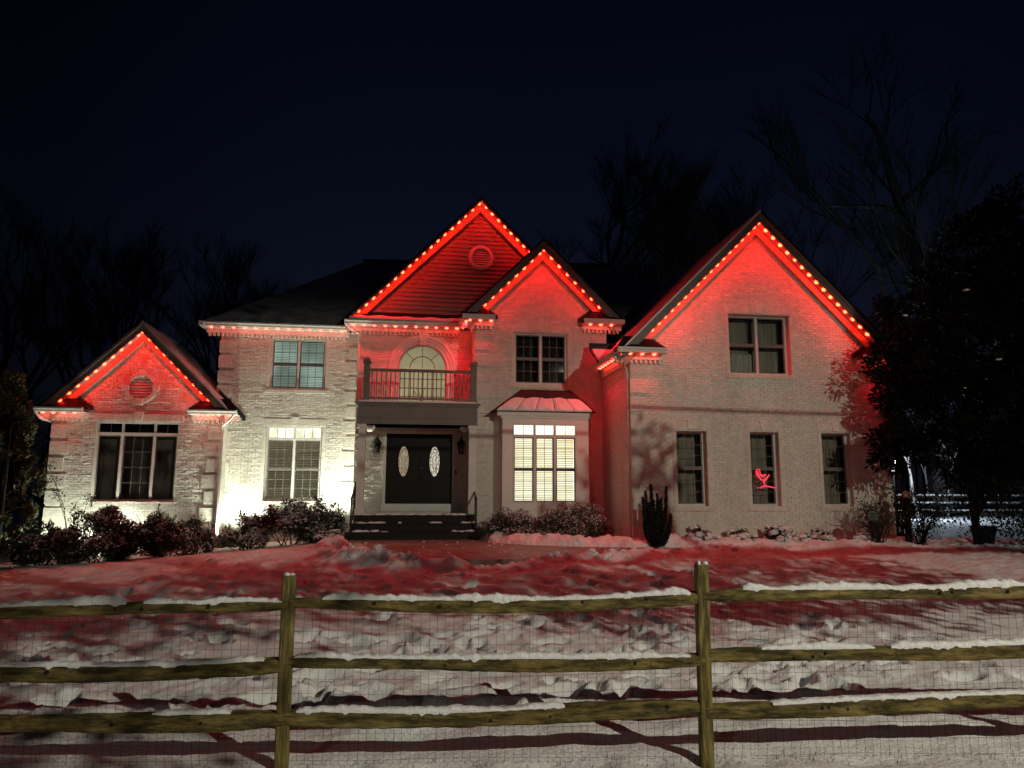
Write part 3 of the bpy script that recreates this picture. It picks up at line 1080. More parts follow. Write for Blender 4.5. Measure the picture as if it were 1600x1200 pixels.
def roof_slab(cx, za, hw, Y0, Y1, sl=1.0, mats=('shingle', 'shingle'), th=0.05, label=None):
    for s, mm in ((-1, mats[0]), (1, mats[1])):
        e = hw + 0.05
        mb = MB()
        mb.prism([(cx, Y0, za + 0.004), (cx, Y1, za + 0.004), (cx + s * e, Y1, za - e * sl + 0.004), (cx + s * e, Y0, za - e * sl + 0.004)], (0, 0, th))
        mb.build('roof', M[mm], house)

rake(LCX, 6.27, 2.46, YL, 0.36)
roof_slab(LCX, 6.27, 2.46, YL - 0.44, 26.3, mats=('shingle', 'rsnow'))
rake(1.92, 10.50, 3.86, YB, 0.36, sides=(-1,), wid=0.055)
rake(1.92, 10.50, 2.6, YB, 0.36, sides=(1,), wid=0.055)
roof_slab(1.92, 10.50, 3.86, YB - 0.44, 27.4, mats=('shingle', 'shingle'))
rake(CCX, 8.81, 2.30, YC, 0.36)
roof_slab(CCX, 8.81, 2.30, YC - 0.44, 24.5, mats=('shingle', 'shingle'))
rake(DCX, 8.90, 3.84, YD, 0.36)
roof_slab(DCX, 8.90, 3.86, YD - 0.44, 28.3, mats=('rsnow', 'shingle'))

# main hip roof under its snow
hip = MB()
e0, e1 = (-6.30, 21.78, 6.53), (12.0, 21.78, 6.53)
r0, r1 = (-1.98, 27.2, 10.32), (7.7, 27.2, 10.62)
b0, b1 = (-6.30, 32.6, 6.53), (12.0, 32.6, 6.53)
hip.poly([e0, e1, r1, r0])
hip.poly([b1, b0, r0, r1])
hip.poly([b0, e0, r0])
hip.poly([e1, b1, r1])
hip.poly([e0, e1, b1, b0])
hip.build('main_roof', M['dustroof'], house)
cap = MB()
cap.tube([(r0[0] - 0.1, r0[1], r0[2] + 0.02), (r1[0] + 0.1, r1[1], r1[2] + 0.02)], 0.07, 6)
cap.build('ridge_cap', M['shingle'], house)

# --- lap siding of the tall middle gable, board by board ---
zb = 6.86
while zb < 10.2:
    zt = min(zb + 0.135, 10.2)
    for (p, q) in ((zb, zt),):
        l0, r0_ = 1.92 - (10.25 - p), 1.92 + (10.25 - p)
        l1, r1_ = 1.92 - (10.25 - q), 1.92 + (10.25 - q)
        mb = MB()
        mb.add([(l0, YB - 0.034, p), (r0_, YB - 0.034, p), (r1_, YB - 0.018, q), (l1, YB - 0.018, q), (l0, YB, p), (r0_, YB, p), (r1_, YB, q), (l1, YB, q)],
               [(0, 1, 2, 3), (0, 4, 5, 1), (4, 7, 6, 5)])
        mb.build('siding_board', M['siding'], house)
    zb = zt
# round louvred vent in it
def vent(cx, cz, r, Y, fm, nl):
    v = MB()
    n = 28
    ri = r * 0.74
    for k in range(n):
        a0, a1 = 2 * math.pi * k / n, 2 * math.pi * (k + 1) / n
        for (ra, rb, d) in ((ri, r, 0.065), (ri * 0.98, ri * 1.13, 0.085)):
            P4 = [(cx + rr * math.cos(a), Y - d, cz + rr * math.sin(a)) for rr, a in ((ra, a0), (rb, a0), (rb, a1), (ra, a1))]
            v.prism(P4, (0, d, 0))
    o = v.build('gable_vent', M[fm], house)
    b = MB()
    b.lathe([(ri, 0.0), (ri, 0.01)], (cx, Y - 0.03, cz), 28, axis='y')
    b.build('vent_back', M['siding'], o)
    for k in range(nl):
        z = cz - ri + (k + 0.5) * 2 * ri / nl
        hw = math.sqrt(max(0.001, ri * ri - (z - cz) ** 2)) * 0.98
        s = MB()
        h = ri / nl * 0.9
        s.prism([(cx - hw, Y - 0.075, z - h), (cx + hw, Y - 0.075, z - h), (cx + hw, Y - 0.035, z + h), (cx - hw, Y - 0.035, z + h)], (0, 0.012, 0.0))
        s.build('slat', M['frame'], o)
    return o
vent(1.96, 8.72, 0.39, YB, 'white', 8)
# brick-ringed oculus on the left wing
oc = MB()
n = 28
for k in range(n):
    a0, a1 = 2 * math.pi * k / n + 0.012, 2 * math.pi * (k + 1) / n - 0.012
    oc.prism([(-7.78 + rr * math.cos(a), YL - 0.035, 4.43 + rr * math.sin(a)) for rr, a in ((0.335, a0), (0.44, a0), (0.44, a1), (0.335, a1))], (0, 0.06, 0))
oco = oc.build('round_vent_surround', M['brick'], house)
for a in (0, 90, 180, 270):
    km = MB()
    ca, sa = math.cos(R(a)), math.sin(R(a))
    def rot(u, v):
        return (-7.78 + u * ca - v * sa, YL - 0.055, 4.43 + u * sa + v * ca)
    km.prism([rot(0.32, -0.06), rot(0.49, -0.09), rot(0.49, 0.09), rot(0.32, 0.06)], (0, 0.075, 0))
    km.build('keystone', M['brick'], oco)
lv = MB()
lv.lathe([(0.34, 0), (0.34, 0.01)], (-7.78, YL + 0.06, 4.43), 28, axis='y')
lv.build('vent_back', M['siding'], oco)
for k in range(8):
    z = 4.43 - 0.33 + (k + 0.5) * 0.66 / 8
    hw = math.sqrt(max(0.001, 0.33 ** 2 - (z - 4.43) ** 2))
    s = MB()
    s.prism([(-7.78 - hw, YL + 0.0, z - 0.036), (-7.78 + hw, YL + 0.0, z - 0.036), (-7.78 + hw, YL + 0.04, z + 0.036), (-7.78 - hw, YL + 0.04, z + 0.036)], (0, 0.012, 0))
    s.build('slat', M['white'], oco)

# --- eaves: gutter, soffit, frieze, dentils ---
def eave(P, u0, u1, zs, ov=0.40, dent=True, ends=(True, True), gm='white'):
    """P(u, d, z): u along the wall, d outwards from it, zs the soffit height"""
    g = MB()
    prof = [(ov, zs), (ov + 0.085, zs), (ov + 0.10, zs + 0.055), (ov + 0.13, zs + 0.085), (ov + 0.13, zs + 0.125), (ov, zs + 0.125)]
    g.prism([P(u0, d, z) for d, z in prof], Vector(P(u1, 0, 0)) - Vector(P(u0, 0, 0)))
    g.build('gutter', M[gm], house)
    s = MB()
    s.prism([P(u0, -0.01, zs), P(u1, -0.01, zs), P(u1, ov + 0.001, zs), P(u0, ov + 0.001, zs)], (0, 0, 0.02))
    s.build('soffit', M['white'], house)
    f = MB()
    f.prism([P(u0, 0.095, zs - 0.13), P(u1, 0.095, zs - 0.13), P(u1, 0.095, zs - 0.001), P(u0, 0.095, zs - 0.001)], Vector(P(0, -0.095, 0)) - Vector(P(0, 0, 0)))
    f.build('frieze_board', M['white'], house)
    if dent:
        dm = MB()
        u = u0 + 0.05
        while u + 0.07 < u1:
            a, b = P(u, -0.01, zs - 0.22), P(u + 0.07, 0.085, zs - 0.132)
            dm.box(min(a[0], b[0]), min(a[1], b[1]), a[2], max(a[0], b[0]), max(a[1], b[1]), b[2])
            u += 0.125
        dm.build('dentils', M['brick'], house, kind='stuff')
def ev(Y):
    return lambda u, d, z: (u, Y - d, z)
eave(ev(YA), -6.28, -2.06, 6.39)
eave(ev(YB), -2.08, 1.34, 6.39)
eave(lambda u, d, z: (CX0 - d, u, z), YC - 0.05, YB - 0.45, 6.39, ov=0.33)
eave(ev(YC), 1.30, 2.24, 6.38, ov=0.34)
eave(ev(YC), 4.84, 6.04, 6.38, ov=0.34)
eave(ev(YL), -10.36, -9.12, 3.66, ov=0.36)
eave(ev(YL), -6.33, -5.02, 3.66, ov=0.36)
eave(ev(YD), 5.00, 6.28, 5.01, ov=0.34)
eave(ev(YD), 11.70, 12.95, 5.01, ov=0.34)
eave(lambda u, d, z: (DX0 - d, u, z), YD - 0.0, 19.9, 5.01, ov=0.30)
# left end of A and B gutters
en = MB()
en.box(-6.41, YA - 0.53, 6.39, -6.28, YA + 8, 6.515)
en.build('gutter', M['white'], house)

# little hipped roofs on the cornice returns, with stepped flashing where they meet the brick
def ret_roof(x0, x1, Y, z, s, snow=False):
    """x0 outer end, x1 inner end; s=+1 outer end on the left"""
    mb = MB()
    h = 0.36
    xi = x1 - s * 0.02
    xm = x1 - s * 0.40
    yf = Y - 0.46
    mb.poly([(x0, yf, z), (xi, yf, z), (xm, Y - 0.02, z + h), (x0 + s * 0.3, Y - 0.02, z + h)])
    mb.poly([(xi, yf, z), (xi, Y - 0.02, z), (xm, Y - 0.02, z + h)])
    mb.poly([(x0, yf, z), (xi, yf, z), (xi, Y - 0.02, z), (x0, Y - 0.02, z)])
    mb.build('return_roof', M['shingle'], house)
    fl = MB()
    for k in range(6):
        t = k / 6.0
        x = xm + (xi + s * 0.12 - xm) * t
        zz = z + h * (1 - t)
        fl.prism([(x, Y - 0.05, zz - 0.10), (x + s * 0.10, Y - 0.05, zz - 0.09), (x + s * 0.085, Y - 0.05, zz + 0.03), (x, Y - 0.05, zz + 0.055)], (0, 0.03, 0))
    fl.build('step_flashing', M['metalroof'], house, kind='stuff')
ret_roof(1.28, 2.24, YC, 6.51, 1)
ret_roof(6.05, 4.84, YC, 6.51, -1)
ret_roof(-10.37, -9.12, YL, 3.79, 1)
ret_roof(-5.01, -6.33, YL, 3.79, -1)
ret_roof(4.98, 6.28, YD, 5.14, 1)
ret_roof(12.96, 11.70, YD, 5.14, -1)
# step flashing on wall A above the left wing's roof
fl = MB()
for k in range(9):
    x = -5.84 + 0.09 * k
    z = 6.27 + (LCX - x) + 0.10
    fl.prism([(x, YA - 0.05, z - 0.14), (x + 0.10, YA - 0.05, z - 0.14), (x + 0.10, YA - 0.05, z + 0.0), (x, YA - 0.05, z + 0.10)], (0, 0.03, 0))
fl.build('step_flashing', M['metalroof'], house, kind='stuff')

# pent strip under the tall gable, snow lying on it
pn = MB()
pn.poly([(-2.05, YB - 0.52, 6.52), (1.35, YB - 0.52, 6.52), (1.35, YB - 0.02, 6.84), (-1.80, YB - 0.02, 6.84)])
pn.poly([(-2.05, YB - 0.52, 6.52), (-1.80, YB - 0.02, 6.84), (-2.05, YB - 0.02, 6.52)])
pt = pn.build('pent_roof', M['shingle'], house)
ps = MB()
n = 40
row = []
for k in range(n + 1):
    x = -1.95 + 3.28 * k / n
    w = 0.20 + 0.03 * math.sin(k * 0.7) + rnd.uniform(-0.01, 0.01)
    row.append((x, w))
for (a, b) in zip(row[:-1], row[1:]):
    ps.add([(a[0], YB - 0.52, 6.525), (b[0], YB - 0.52, 6.525), (b[0], YB - 0.51, 6.565), (a[0], YB - 0.51, 6.565),
            (b[0], YB - 0.52 + b[1], 6.53 + b[1] * 0.64 + 0.02), (a[0], YB - 0.52 + a[1], 6.53 + a[1] * 0.64 + 0.02)],
           [(0, 1, 2, 3), (3, 2, 4, 5)])
ps.build('snow', M['rsnow'], pt)
# cricket between the middle gable and the right wing
ck = MB()
ck.poly([(5.05, 19.62, 5.62), (5.70, 19.62, 5.62), (5.12, 18.75, 5.10), (5.02, 18.75, 5.08)])
ck.build('cricket_roof', M['rsnow'], house)
ck2 = MB()
ck2.box(4.98, 19.62, 5.60, 6.2, 19.70, 5.64)
ck2.box(4.98, 19.66, 5.64, 6.2, 19.70, 5.74)
ck2.box(4.98, 19.62, 5.74, 6.2, 19.70, 5.78)
ck2.prism([(5.02, 19.64, 5.62), (5.00, 18.72, 5.09), (5.00, 18.72, 5.02), (5.02, 19.64, 5.54)], (-0.03, 0, 0))
ck2.build('cricket_edge', M['metalroof'], house)

# --- arched window and its trim ---
ax, az, ar = 0.22, 5.18, 0.73
fr = MB()
def arc_ring(mb, r0, r1, Y0, Y1, n=24, a0=0, a1=180):
    for k in range(n):
        p, q = R(a0 + (a1 - a0) * k / n), R(a0 + (a1 - a0) * (k + 1) / n)
        mb.prism([(ax + rr * math.cos(a), Y0, az + rr * math.sin(a)) for rr, a in ((r0, p), (r1, p), (r1, q), (r0, q))], (0, Y1 - Y0, 0))
arc_ring(fr, ar - 0.05, ar + 0.01, YB + 0.02, YB + 0.10)
fr.box(ax - ar - 0.01, YB + 0.02, 4.05, ax - ar + 0.05, YB + 0.10, az)
fr.box(ax + ar - 0.05, YB + 0.02, 4.05, ax + ar + 0.01, YB + 0.10, az)
fr.box(ax - ar, YB + 0.02, 4.03, ax + ar, YB + 0.10, 4.08)
aw = fr.build('window', M['frame'], house, label='arched window above the balcony')
tr = MB()
arc_ring(tr, ar + 0.012, ar + 0.11, YB - 0.04, YB + 0.03)
arc_ring(tr, ar + 0.11, ar + 0.20, YB - 0.065, YB + 0.03)
arc_ring(tr, ar + 0.20, ar + 0.275, YB - 0.09, YB + 0.03)
for s in (-1, 1):
    for (r0_, r1_, d) in ((0.012, 0.11, 0.04), (0.11, 0.20, 0.065), (0.20, 0.275, 0.09)):
        xa, xb = ax + s * (ar + r0_), ax + s * (ar + r1_)
        tr.box(min(xa, xb), YB - d, 4.0, max(xa, xb), YB + 0.03, az)
tr.build('arch_trim', M['white'], aw)
ks = MB()
ks.prism([(ax - 0.09, YB - 0.12, az + ar - 0.02), (ax + 0.09, YB - 0.12, az + ar - 0.02), (ax + 0.13, YB - 0.12, az + ar + 0.33), (ax - 0.13, YB - 0.12, az + ar + 0.33)], (0, 0.13, 0))
ks.build('keystone', M['white'], aw)
mt = MB()
mw = 0.012
arc_ring(mt, 0.36, 0.385, YB + 0.045, YB + 0.06, 16)
for a in (45, 90, 135):
    r0_ = 0.38 if a != 90 else 0.0
    p0 = Vector((ax + r0_ * math.cos(R(a)), YB + 0.052, az + r0_ * math.sin(R(a))))
    p1 = Vector((ax + (ar - 0.04) * math.cos(R(a)), YB + 0.052, az + (ar - 0.04) * math.sin(R(a))))
    mt.tube([p0, p1], mw, 4)
for z in (az - 0.03, 4.86, 4.58, 4.32):
    mt.box(ax - ar + 0.05, YB + 0.046, z - mw, ax + ar - 0.05, YB + 0.058, z + mw)
for x in (ax - 0.34, ax, ax + 0.34):
    mt.box(x - mw, YB + 0.044, 4.08, x + mw, YB + 0.056, az - 0.03)
mt.build('muntins', M['sash'], aw)
pz = MB()
pts = [(ax + (ar - 0.045) * math.cos(R(a)), YB + 0.062, az + (ar - 0.045) * math.sin(R(a))) for a in range(0, 181, 9)]
pz.poly(pts)
pz.build('pane', M['glass'], aw)
for i in range(4):
    for j in range(4):
        xa = ax - ar + 0.05 + (2 * ar - 0.1) * i / 4
        xb = ax - ar + 0.05 + (2 * ar - 0.1) * (i + 1) / 4
        zc = (4.08, 4.32, 4.58, 4.86, az - 0.03)
        pm = MB()
        pm.poly([(xa, YB + 0.062, zc[j]), (xb, YB + 0.062, zc[j]), (xb, YB + 0.062, zc[j + 1]), (xa, YB + 0.062, zc[j + 1])])
        pm.build('pane', M['glass'], aw)
rb = MB()
rb.poly([(ax - ar, YB + 0.5, 4.0), (ax + ar, YB + 0.5, 4.0), (ax + ar, YB + 0.5, 6.0), (ax - ar, YB + 0.5, 6.0)])
rb.build('interior', M['room_arch'], aw)
tw = MB()                                    # a twiggy plant on the inside sill
tr_ = random.Random(3)
for k in range(10):
    x = ax - 0.02 + tr_.gauss(0, 0.05)
    tw.tube([(x, YB + 0.2, 4.05), (x + tr_.gauss(0, 0.04), YB + 0.2, 4.25), (x + tr_.gauss(0, 0.10), YB + 0.2, 4.25 + tr_.uniform(0.05, 0.45))], [0.012, 0.010, 0.006], 4)
tw.build('sill_plant', M['room_red'], aw)

# --- bay window ---
by = 19.55
bay = MB()
wx0, wx1, wz0, wz1 = 2.72, 4.57, 1.20, 3.42
bay.box(2.45, by, 0.25, wx0, by + 0.08, 3.62)
bay.box(wx1, by, 0.25, 4.90, by + 0.08, 3.62)
bay.box(wx0, by, 0.25, wx1, by + 0.08, wz0)
bay.box(wx0, by, wz1, wx1, by + 0.08, 3.62)
bay.prism([(2.45, by + 0.08, 0.25), (2.25, YC, 0.25), (2.25, YC, 3.62), (2.45, by + 0.08, 3.62)], (0.06, 0, 0))
bay.prism([(4.90, by + 0.08, 0.25), (5.05, YC, 0.25), (5.05, YC, 3.62), (4.90, by + 0.08, 3.62)], (-0.06, 0, 0))
bay.box(2.30, by - 0.06, 3.62, 5.00, YC, 3.74)
bay.box(2.40, by - 0.03, 3.56, 4.94, by + 0.02, 3.625)
bay.build('bay', M['white'], house)
window(wx0, wx1, wz0, wz1, by, [(0, 0.335), (0.335, 0.665), (0.665, 1)], 'room_bay', tz=3.06, mun=(2, 3), dh=True, tmun=2, slat='slat', tback='room_bay', lintel=0, surround=False, depth=0.03, reveal=False, mm='sash')
br = MB()
zr0, zr1 = 3.745, 4.44
A0, A1, B1, B0 = (2.14, by - 0.18, zr0), (5.10, by - 0.18, zr0), (4.50, YC - 0.01, zr1), (3.05, YC - 0.01, zr1)
br.poly([A0, A1, B1, B0])
br.poly([A0, B0, (2.14, YC - 0.01, zr0)])
br.poly([A1, (5.10, YC - 0.01, zr0), B1])
br.poly([A0, A1, (5.10, YC - 0.01, zr0), (2.14, YC - 0.01, zr0)])
bro = br.build('bay_roof', M['metalroof'], house)
def on_bay(s, t):
    a = Vector(A0).lerp(Vector(A1), s)
    b = Vector(B0).lerp(Vector(B1), s)
    return a.lerp(b, t)
nrm = (Vector(A1) - Vector(A0)).cross(Vector(B0) - Vector(A0)).normalized()
for k in range(5):
    s0, s1 = 0.045 + k * 0.184, 0.045 + (k + 1) * 0.184 - 0.006
    sm = MB()
    nn = 8
    g = [[None] * 6 for _ in range(nn + 1)]
    for i in range(nn + 1):
        s = s0 + (s1 - s0) * i / nn
        tt = 0.60 + 0.03 * math.sin(s * 21) - (0.16 * (0.10 - s) / 0.055 if s < 0.10 else 0) - (0.16 * (s - 0.90) / 0.06 if s > 0.90 else 0)
        for j, (tj, hj) in enumerate(((0.0, 0.0), (0.01, 0.05), (0.10, 0.085), (0.5, 0.08), (0.92, 0.05), (1.0, 0.0))):
            ed = 1.0 if 0 < i < nn else 0.55
            p = on_bay(s, tt * tj) + nrm * (hj * ed * (0.9 + 0.2 * math.sin(s * 50 + tj * 5)))
            g[i][j] = tuple(p)
    for i in range(nn):
        for j in range(5):
            sm.add([g[i][j], g[i + 1][j], g[i + 1][j + 1], g[i][j + 1]], [(0, 1, 2, 3)])
    sm.build('snow', M['rsnow'], bro, smooth=True)

# --- front door ---
cs = MB()
for (a, b, c, d) in ((-0.87, 0.93, -0.775, 3.30), (1.165, 0.93, 1.26, 3.30)):
    cs.box(a, YB - 0.05, b, c, YB + 0.12, d)
cs.box(-0.775, YB - 0.05, 3.205, 1.165, YB + 0.12, 3.30)
cs.box(-0.91, YB - 0.06, 0.93, 1.30, YB + 0.12, 1.13)
cs.box(-0.80, YB - 0.02, 1.13, 1.19, YB + 0.12, 1.15)
cs.build('door_surround', M['white'], house)
for (xa, xb, ox, om) in ((-0.772, 0.193, -0.265, 'oval'), (0.199, 1.163, 0.645, 'oval_b')):
    d = MB()
    d.box(xa, YB + 0.03, 1.155, xb, YB + 0.08, 3.20)
    for (pa, pb, qa, qb) in ((xa + 0.12, xb - 0.12, 1.28, 1.78), (xa + 0.12, xb - 0.12, 2.95, 3.08)):
        for (u0, u1, v0, v1) in ((pa, pb, qa, qa + 0.025), (pa, pb, qb - 0.025, qb), (pa, pa + 0.025, qa, qb), (pb - 0.025, pb, qa, qb)):
            d.box(u0, YB + 0.012, v0, u1, YB + 0.03, v1)
    dr = d.build('door', M['door'], house)
    oz, rx_, rz_ = 2.39, 0.145, 0.44
    rim = MB()
    n = 32
    for k in range(n):
        a0, a1 = 2 * math.pi * k / n, 2 * math.pi * (k + 1) / n
        rim.prism([(ox + (rx_ * f) * math.cos(a), YB + 0.004, oz + (rz_ * f2) * math.sin(a)) for f, f2, a in ((1, 1, a0), (1.14, 1.06, a0), (1.14, 1.06, a1), (1, 1, a1))], (0, 0.026, 0))
    rim.build('oval_rim', M['door'], dr)
    og = MB()
    og.poly([(ox + rx_ * math.cos(2 * math.pi * k / n), YB + 0.026, oz + rz_ * math.sin(2 * math.pi * k / n)) for k in range(n)])
    og.build('oval_glass', M[om], dr)
    ca = MB()
    def came(pts, w=0.0075):
        ca.tube([(ox + u, YB + 0.022, oz + v) for u, v in pts], w, 4)
    came([(rx_ * 0.80 * math.cos(2 * math.pi * k / 24), rz_ * 0.87 * math.sin(2 * math.pi * k / 24)) for k in range(25)])
    came([(0, 0.40), (0.055, 0.24), (0.035, 0.13), (0.0, 0.17), (-0.035, 0.13), (-0.055, 0.24), (0, 0.40)])
    came([(-0.06, -0.22), (-0.06, 0.10), (-0.10, 0.14)])
    came([(0.06, -0.22), (0.06, 0.10), (0.10, 0.14)])
    came([(-0.022, 0.1), (-0.022, -0.26), (0, -0.33), (0.022, -0.26), (0.022, 0.1)])
    came([(-0.06, -0.22), (0, -0.30), (0.06, -0.22)])
    for k in range(12):
        a = 2 * math.pi * k / 12
        came([(rx_ * 0.80 * math.cos(a), rz_ * 0.87 * math.sin(a)), (rx_ * math.cos(a), rz_ * math.sin(a))], 0.006)
    ca.build('lead_came', M['ink'], dr)
    if ox > 0:
        hd = MB()
        hd.lathe([(0.03, 0), (0.03, -0.02), (0.012, -0.025)], (xa + 0.06, YB + 0.03, 2.19), 10, axis='y')
        hd.tube([(xa + 0.06, YB + 0.03, 2.06), (xa + 0.06, YB - 0.03, 2.04), (xa + 0.06, YB - 0.035, 1.92), (xa + 0.06, YB + 0.03, 1.86)], 0.010, 6)
        hd.lathe([(0.022, 0), (0.022, -0.015), (0.006, -0.02)], (xa + 0.06, YB + 0.03, 2.06), 10, axis='y')
        hd.build('handle', M['brass'], dr)

# --- porch and balcony ---
bl = MB()
bl.box(-1.55, 19.97, 3.37, 1.78, YB - 0.06, 3.90)
bl.box(-1.59, 19.93, 3.88, 1.82, YB - 0.06, 3.935)
bl.box(-1.63, 19.89, 3.935, 1.86, YB - 0.06, 3.98)
bl.box(-1.57, 19.95, 3.53, 1.80, YB - 0.06, 3.56)
bl.box(-1.57, 19.95, 3.37, 1.80, YB - 0.06, 3.40)
bal = bl.build('balcony', M['taupe'], house)
for x in (-1.33, 1.67):
    p = MB()
    p.box(x - 0.085, 19.97, 3.98, x + 0.085, 20.14, 5.08)
    p.box(x - 0.115, 19.94, 5.08, x + 0.115, 20.17, 5.12)
    p.box(x - 0.10, 19.955, 5.12, x + 0.10, 20.155, 5.18)
    p.add([(x - 0.10, 19.955, 5.18), (x + 0.10, 19.955, 5.18), (x + 0.10, 20.155, 5.18), (x - 0.10, 20.155, 5.18), (x, 20.055, 5.27)], [(0, 1, 4), (1, 2, 4), (2, 3, 4), (3, 0, 4)])
    p.box(x - 0.10, 19.955, 3.98, x + 0.10, 20.155, 4.10)
    p.build('newel_post', M['taupe'], bal)
hr = MB()
hr.box(-1.245, 20.01, 4.86, 1.585, 20.10, 4.93)
hr.box(-1.245, 20.03, 4.07, 1.585, 20.08, 4.13)
for x in (-1.33, 1.67):
    hr.box(x - 0.03, 20.14, 4.86, x + 0.03, YB - 0.06, 4.93)
    hr.box(x - 0.025, 20.14, 4.07, x + 0.025, YB - 0.06, 4.13)
hr.build('handrail', M['taupe'], bal)
bb = MB()
bb.box(-0.014, -0.014, 4.13, 0.014, 0.014, 4.86)
bmesh_ = bb.mesh('baluster', [M['taupe']])
for k in range(22):
    o = put(bpy.data.objects.new('baluster', bmesh_), bal)
    o.location = (-1.245 + 2.83 * (k + 0.5) / 22, 20.055, 0)
for x in (-1.33, 1.67):
    for k in range(8):
        o = put(bpy.data.objects.new('baluster', bmesh_), bal)
        o.location = (x, 20.23 + k * 0.13, 0)
sn = MB()
sn.box(-1.50, 19.95, 3.981, 1.74, YB - 0.1, 4.03)
sn.build('snow', M['rsnow'], bal)
for x in (-1.41, 1.66):
    p = MB()
    p.box(x - 0.10, 20.0, 0.96, x + 0.10, 20.2, 3.37)
    p.box(x - 0.125, 19.975, 0.90, x + 0.125, 20.225, 1.06)
    p.box(x - 0.125, 19.975, 3.26, x + 0.125, 20.225, 3.368)
    p.build('porch_post', M['white'], house)
cp = MB()
cp.prism([(-1.30, 20.3, 3.36), (-1.10, 20.3, 3.36), (-1.18, 20.3, 3.24), (-1.30, 20.3, 3.22)], (0, 0.8, 0))
cp.prism([(1.55, 20.3, 3.36), (1.36, 20.3, 3.36), (1.44, 20.3, 3.26), (1.55, 20.3, 3.24)], (0, 0.8, 0))
cp.build('porch_bracket', M['white'], house)

# --- downspouts ---
def downspout(pts, w=0.04):
    d = MB()
    d.tube(pts, w, 4)
    d.build('downspout', M['white'], house)
downspout([(-5.08, YL - 0.42, 3.68), (-5.20, YL - 0.36, 3.52), (-5.44, YL - 0.12, 3.38), (-5.44, YL - 0.08, 3.2), (-5.44, YL - 0.08, 0.0)])
downspout([(-2.02, YB - 0.46, 6.40), (-1.90, YB - 0.3, 6.25), (-1.66, YB - 0.09, 6.16), (-1.66, YB - 0.09, 4.0)])
downspout([(5.22, YD + 0.5, 4.98), (5.30, YD + 0.35, 4.82), (5.38, YD + 0.14, 4.68), (5.40, YD + 0.10, 4.5), (5.40, YD + 0.10, 0.4)])
downspout([(-10.34, YL - 0.4, 3.66), (-10.25, YL - 0.3, 3.5), (-10.08, YL + 0.12, 3.38), (-10.08, YL + 0.14, 0.0)])
# icicles on the gutter corner of the right wing
ic = MB()
ir = random.Random(8)
for k in range(9):
    x, y = 5.06 + ir.uniform(-0.03, 0.05), 19.35 + ir.uniform(-0.2, 0.5)
    l = ir.uniform(0.10, 0.34)
    ic.tube([(x, y, 5.02), (x, y, 5.02 - l * 0.5), (x + 0.003, y, 5.02 - l)], [0.016, 0.010, 0.002], 5)
ic.build('icicles', M['ice'], house)
# ------------------------------------------------------------------ front steps
st = thing('front_steps', 'dark snowy front steps rising to the black double door', 'steps', (0.12, 19.4, 0.26))
for k, (yf, z0_, z1_, xa, xb) in enumerate(((19.34, 0.20, 0.46, -1.72, 1.86), (19.63, 0.44, 0.67, -1.62, 1.78), (19.92, 0.65, 0.875, -1.52, 1.72))):
    m = MB()
    m.box(xa, yf, z0_, xb, YB - 0.07, z1_ - 0.035)
    m.box(xa - 0.02, yf - 0.025, z1_ - 0.035, xb + 0.02, YB - 0.07, z1_)
    m.build('step' if k < 2 else 'landing', M['step'], st)
sg = random.Random(4)
sm = MB()
for k in range(46):
    lvl = sg.randrange(3)
    yf, z = ((19.34, 0.46), (19.63, 0.67), (19.92, 0.875))[lvl]
    side = sg.random()
    x = (-1.45 + abs(sg.gauss(0, 0.35))) if side < 0.45 else ((1.7 - abs(sg.gauss(0, 0.25))) if side < 0.85 else sg.uniform(-1, 1.4))
    sm.blob((x, yf + sg.uniform(0.10, 0.25), z + 0.005), sg.uniform(0.05, 0.15), sg.uniform(0.015, 0.05), sg, 0.3)
for k in range(30):
    x = -1.3 + 2.9 * k / 29
    sm.blob((x, 20.12 + 0.2 * math.sin(k * 0.8) ** 2, 0.88), 0.16, 0.03 + 0.02 * sg.random(), sg, 0.25)
sm.build('snow', M['rsnow'], st, kind='stuff', smooth=True)

def hand_rail(x, y0, z0, y1, z1, lab):
    t = thing('handrail', lab, 'handrail', (x, y0, z0), 'handrails beside the front steps')
    for nm, y, z in (('post', y0, z0), ('post', y1, z1)):
        m = MB()
        m.box(x - 0.022, y - 0.022, z, x + 0.022, y + 0.022, z + 0.86)
        m.lathe([(0.035, 0), (0.035, 0.02), (0.01, 0.05)], (x, y, z + 0.86), 8)
        m.build(nm, M['black'], t)
    m = MB()
    m.tube([(x, y0, z0 + 0.84), (x, y1, z1 + 0.84)], 0.024, 6)
    m.tube([(x, y0, z0 + 0.14), (x, y1, z1 + 0.14)], 0.014, 5)
    m.build('rail', M['black'], t)
    for k in range(1, 5):
        f = k / 5
        m = MB()
        y, z = y0 + (y1 - y0) * f, z0 + (z1 - z0) * f
        m.tube([(x, y, z + 0.14), (x, y, z + 0.84)], 0.009, 5)
        m.build('baluster', M['black'], t)
hand_rail(-1.58, 19.42, 0.46, 20.6, 0.87, 'black iron handrail on the bright left side of the front steps')
hand_rail(1.73, 19.42, 0.46, 20.6, 0.87, 'black iron handrail at the right end of the front steps, next to the round shrub')

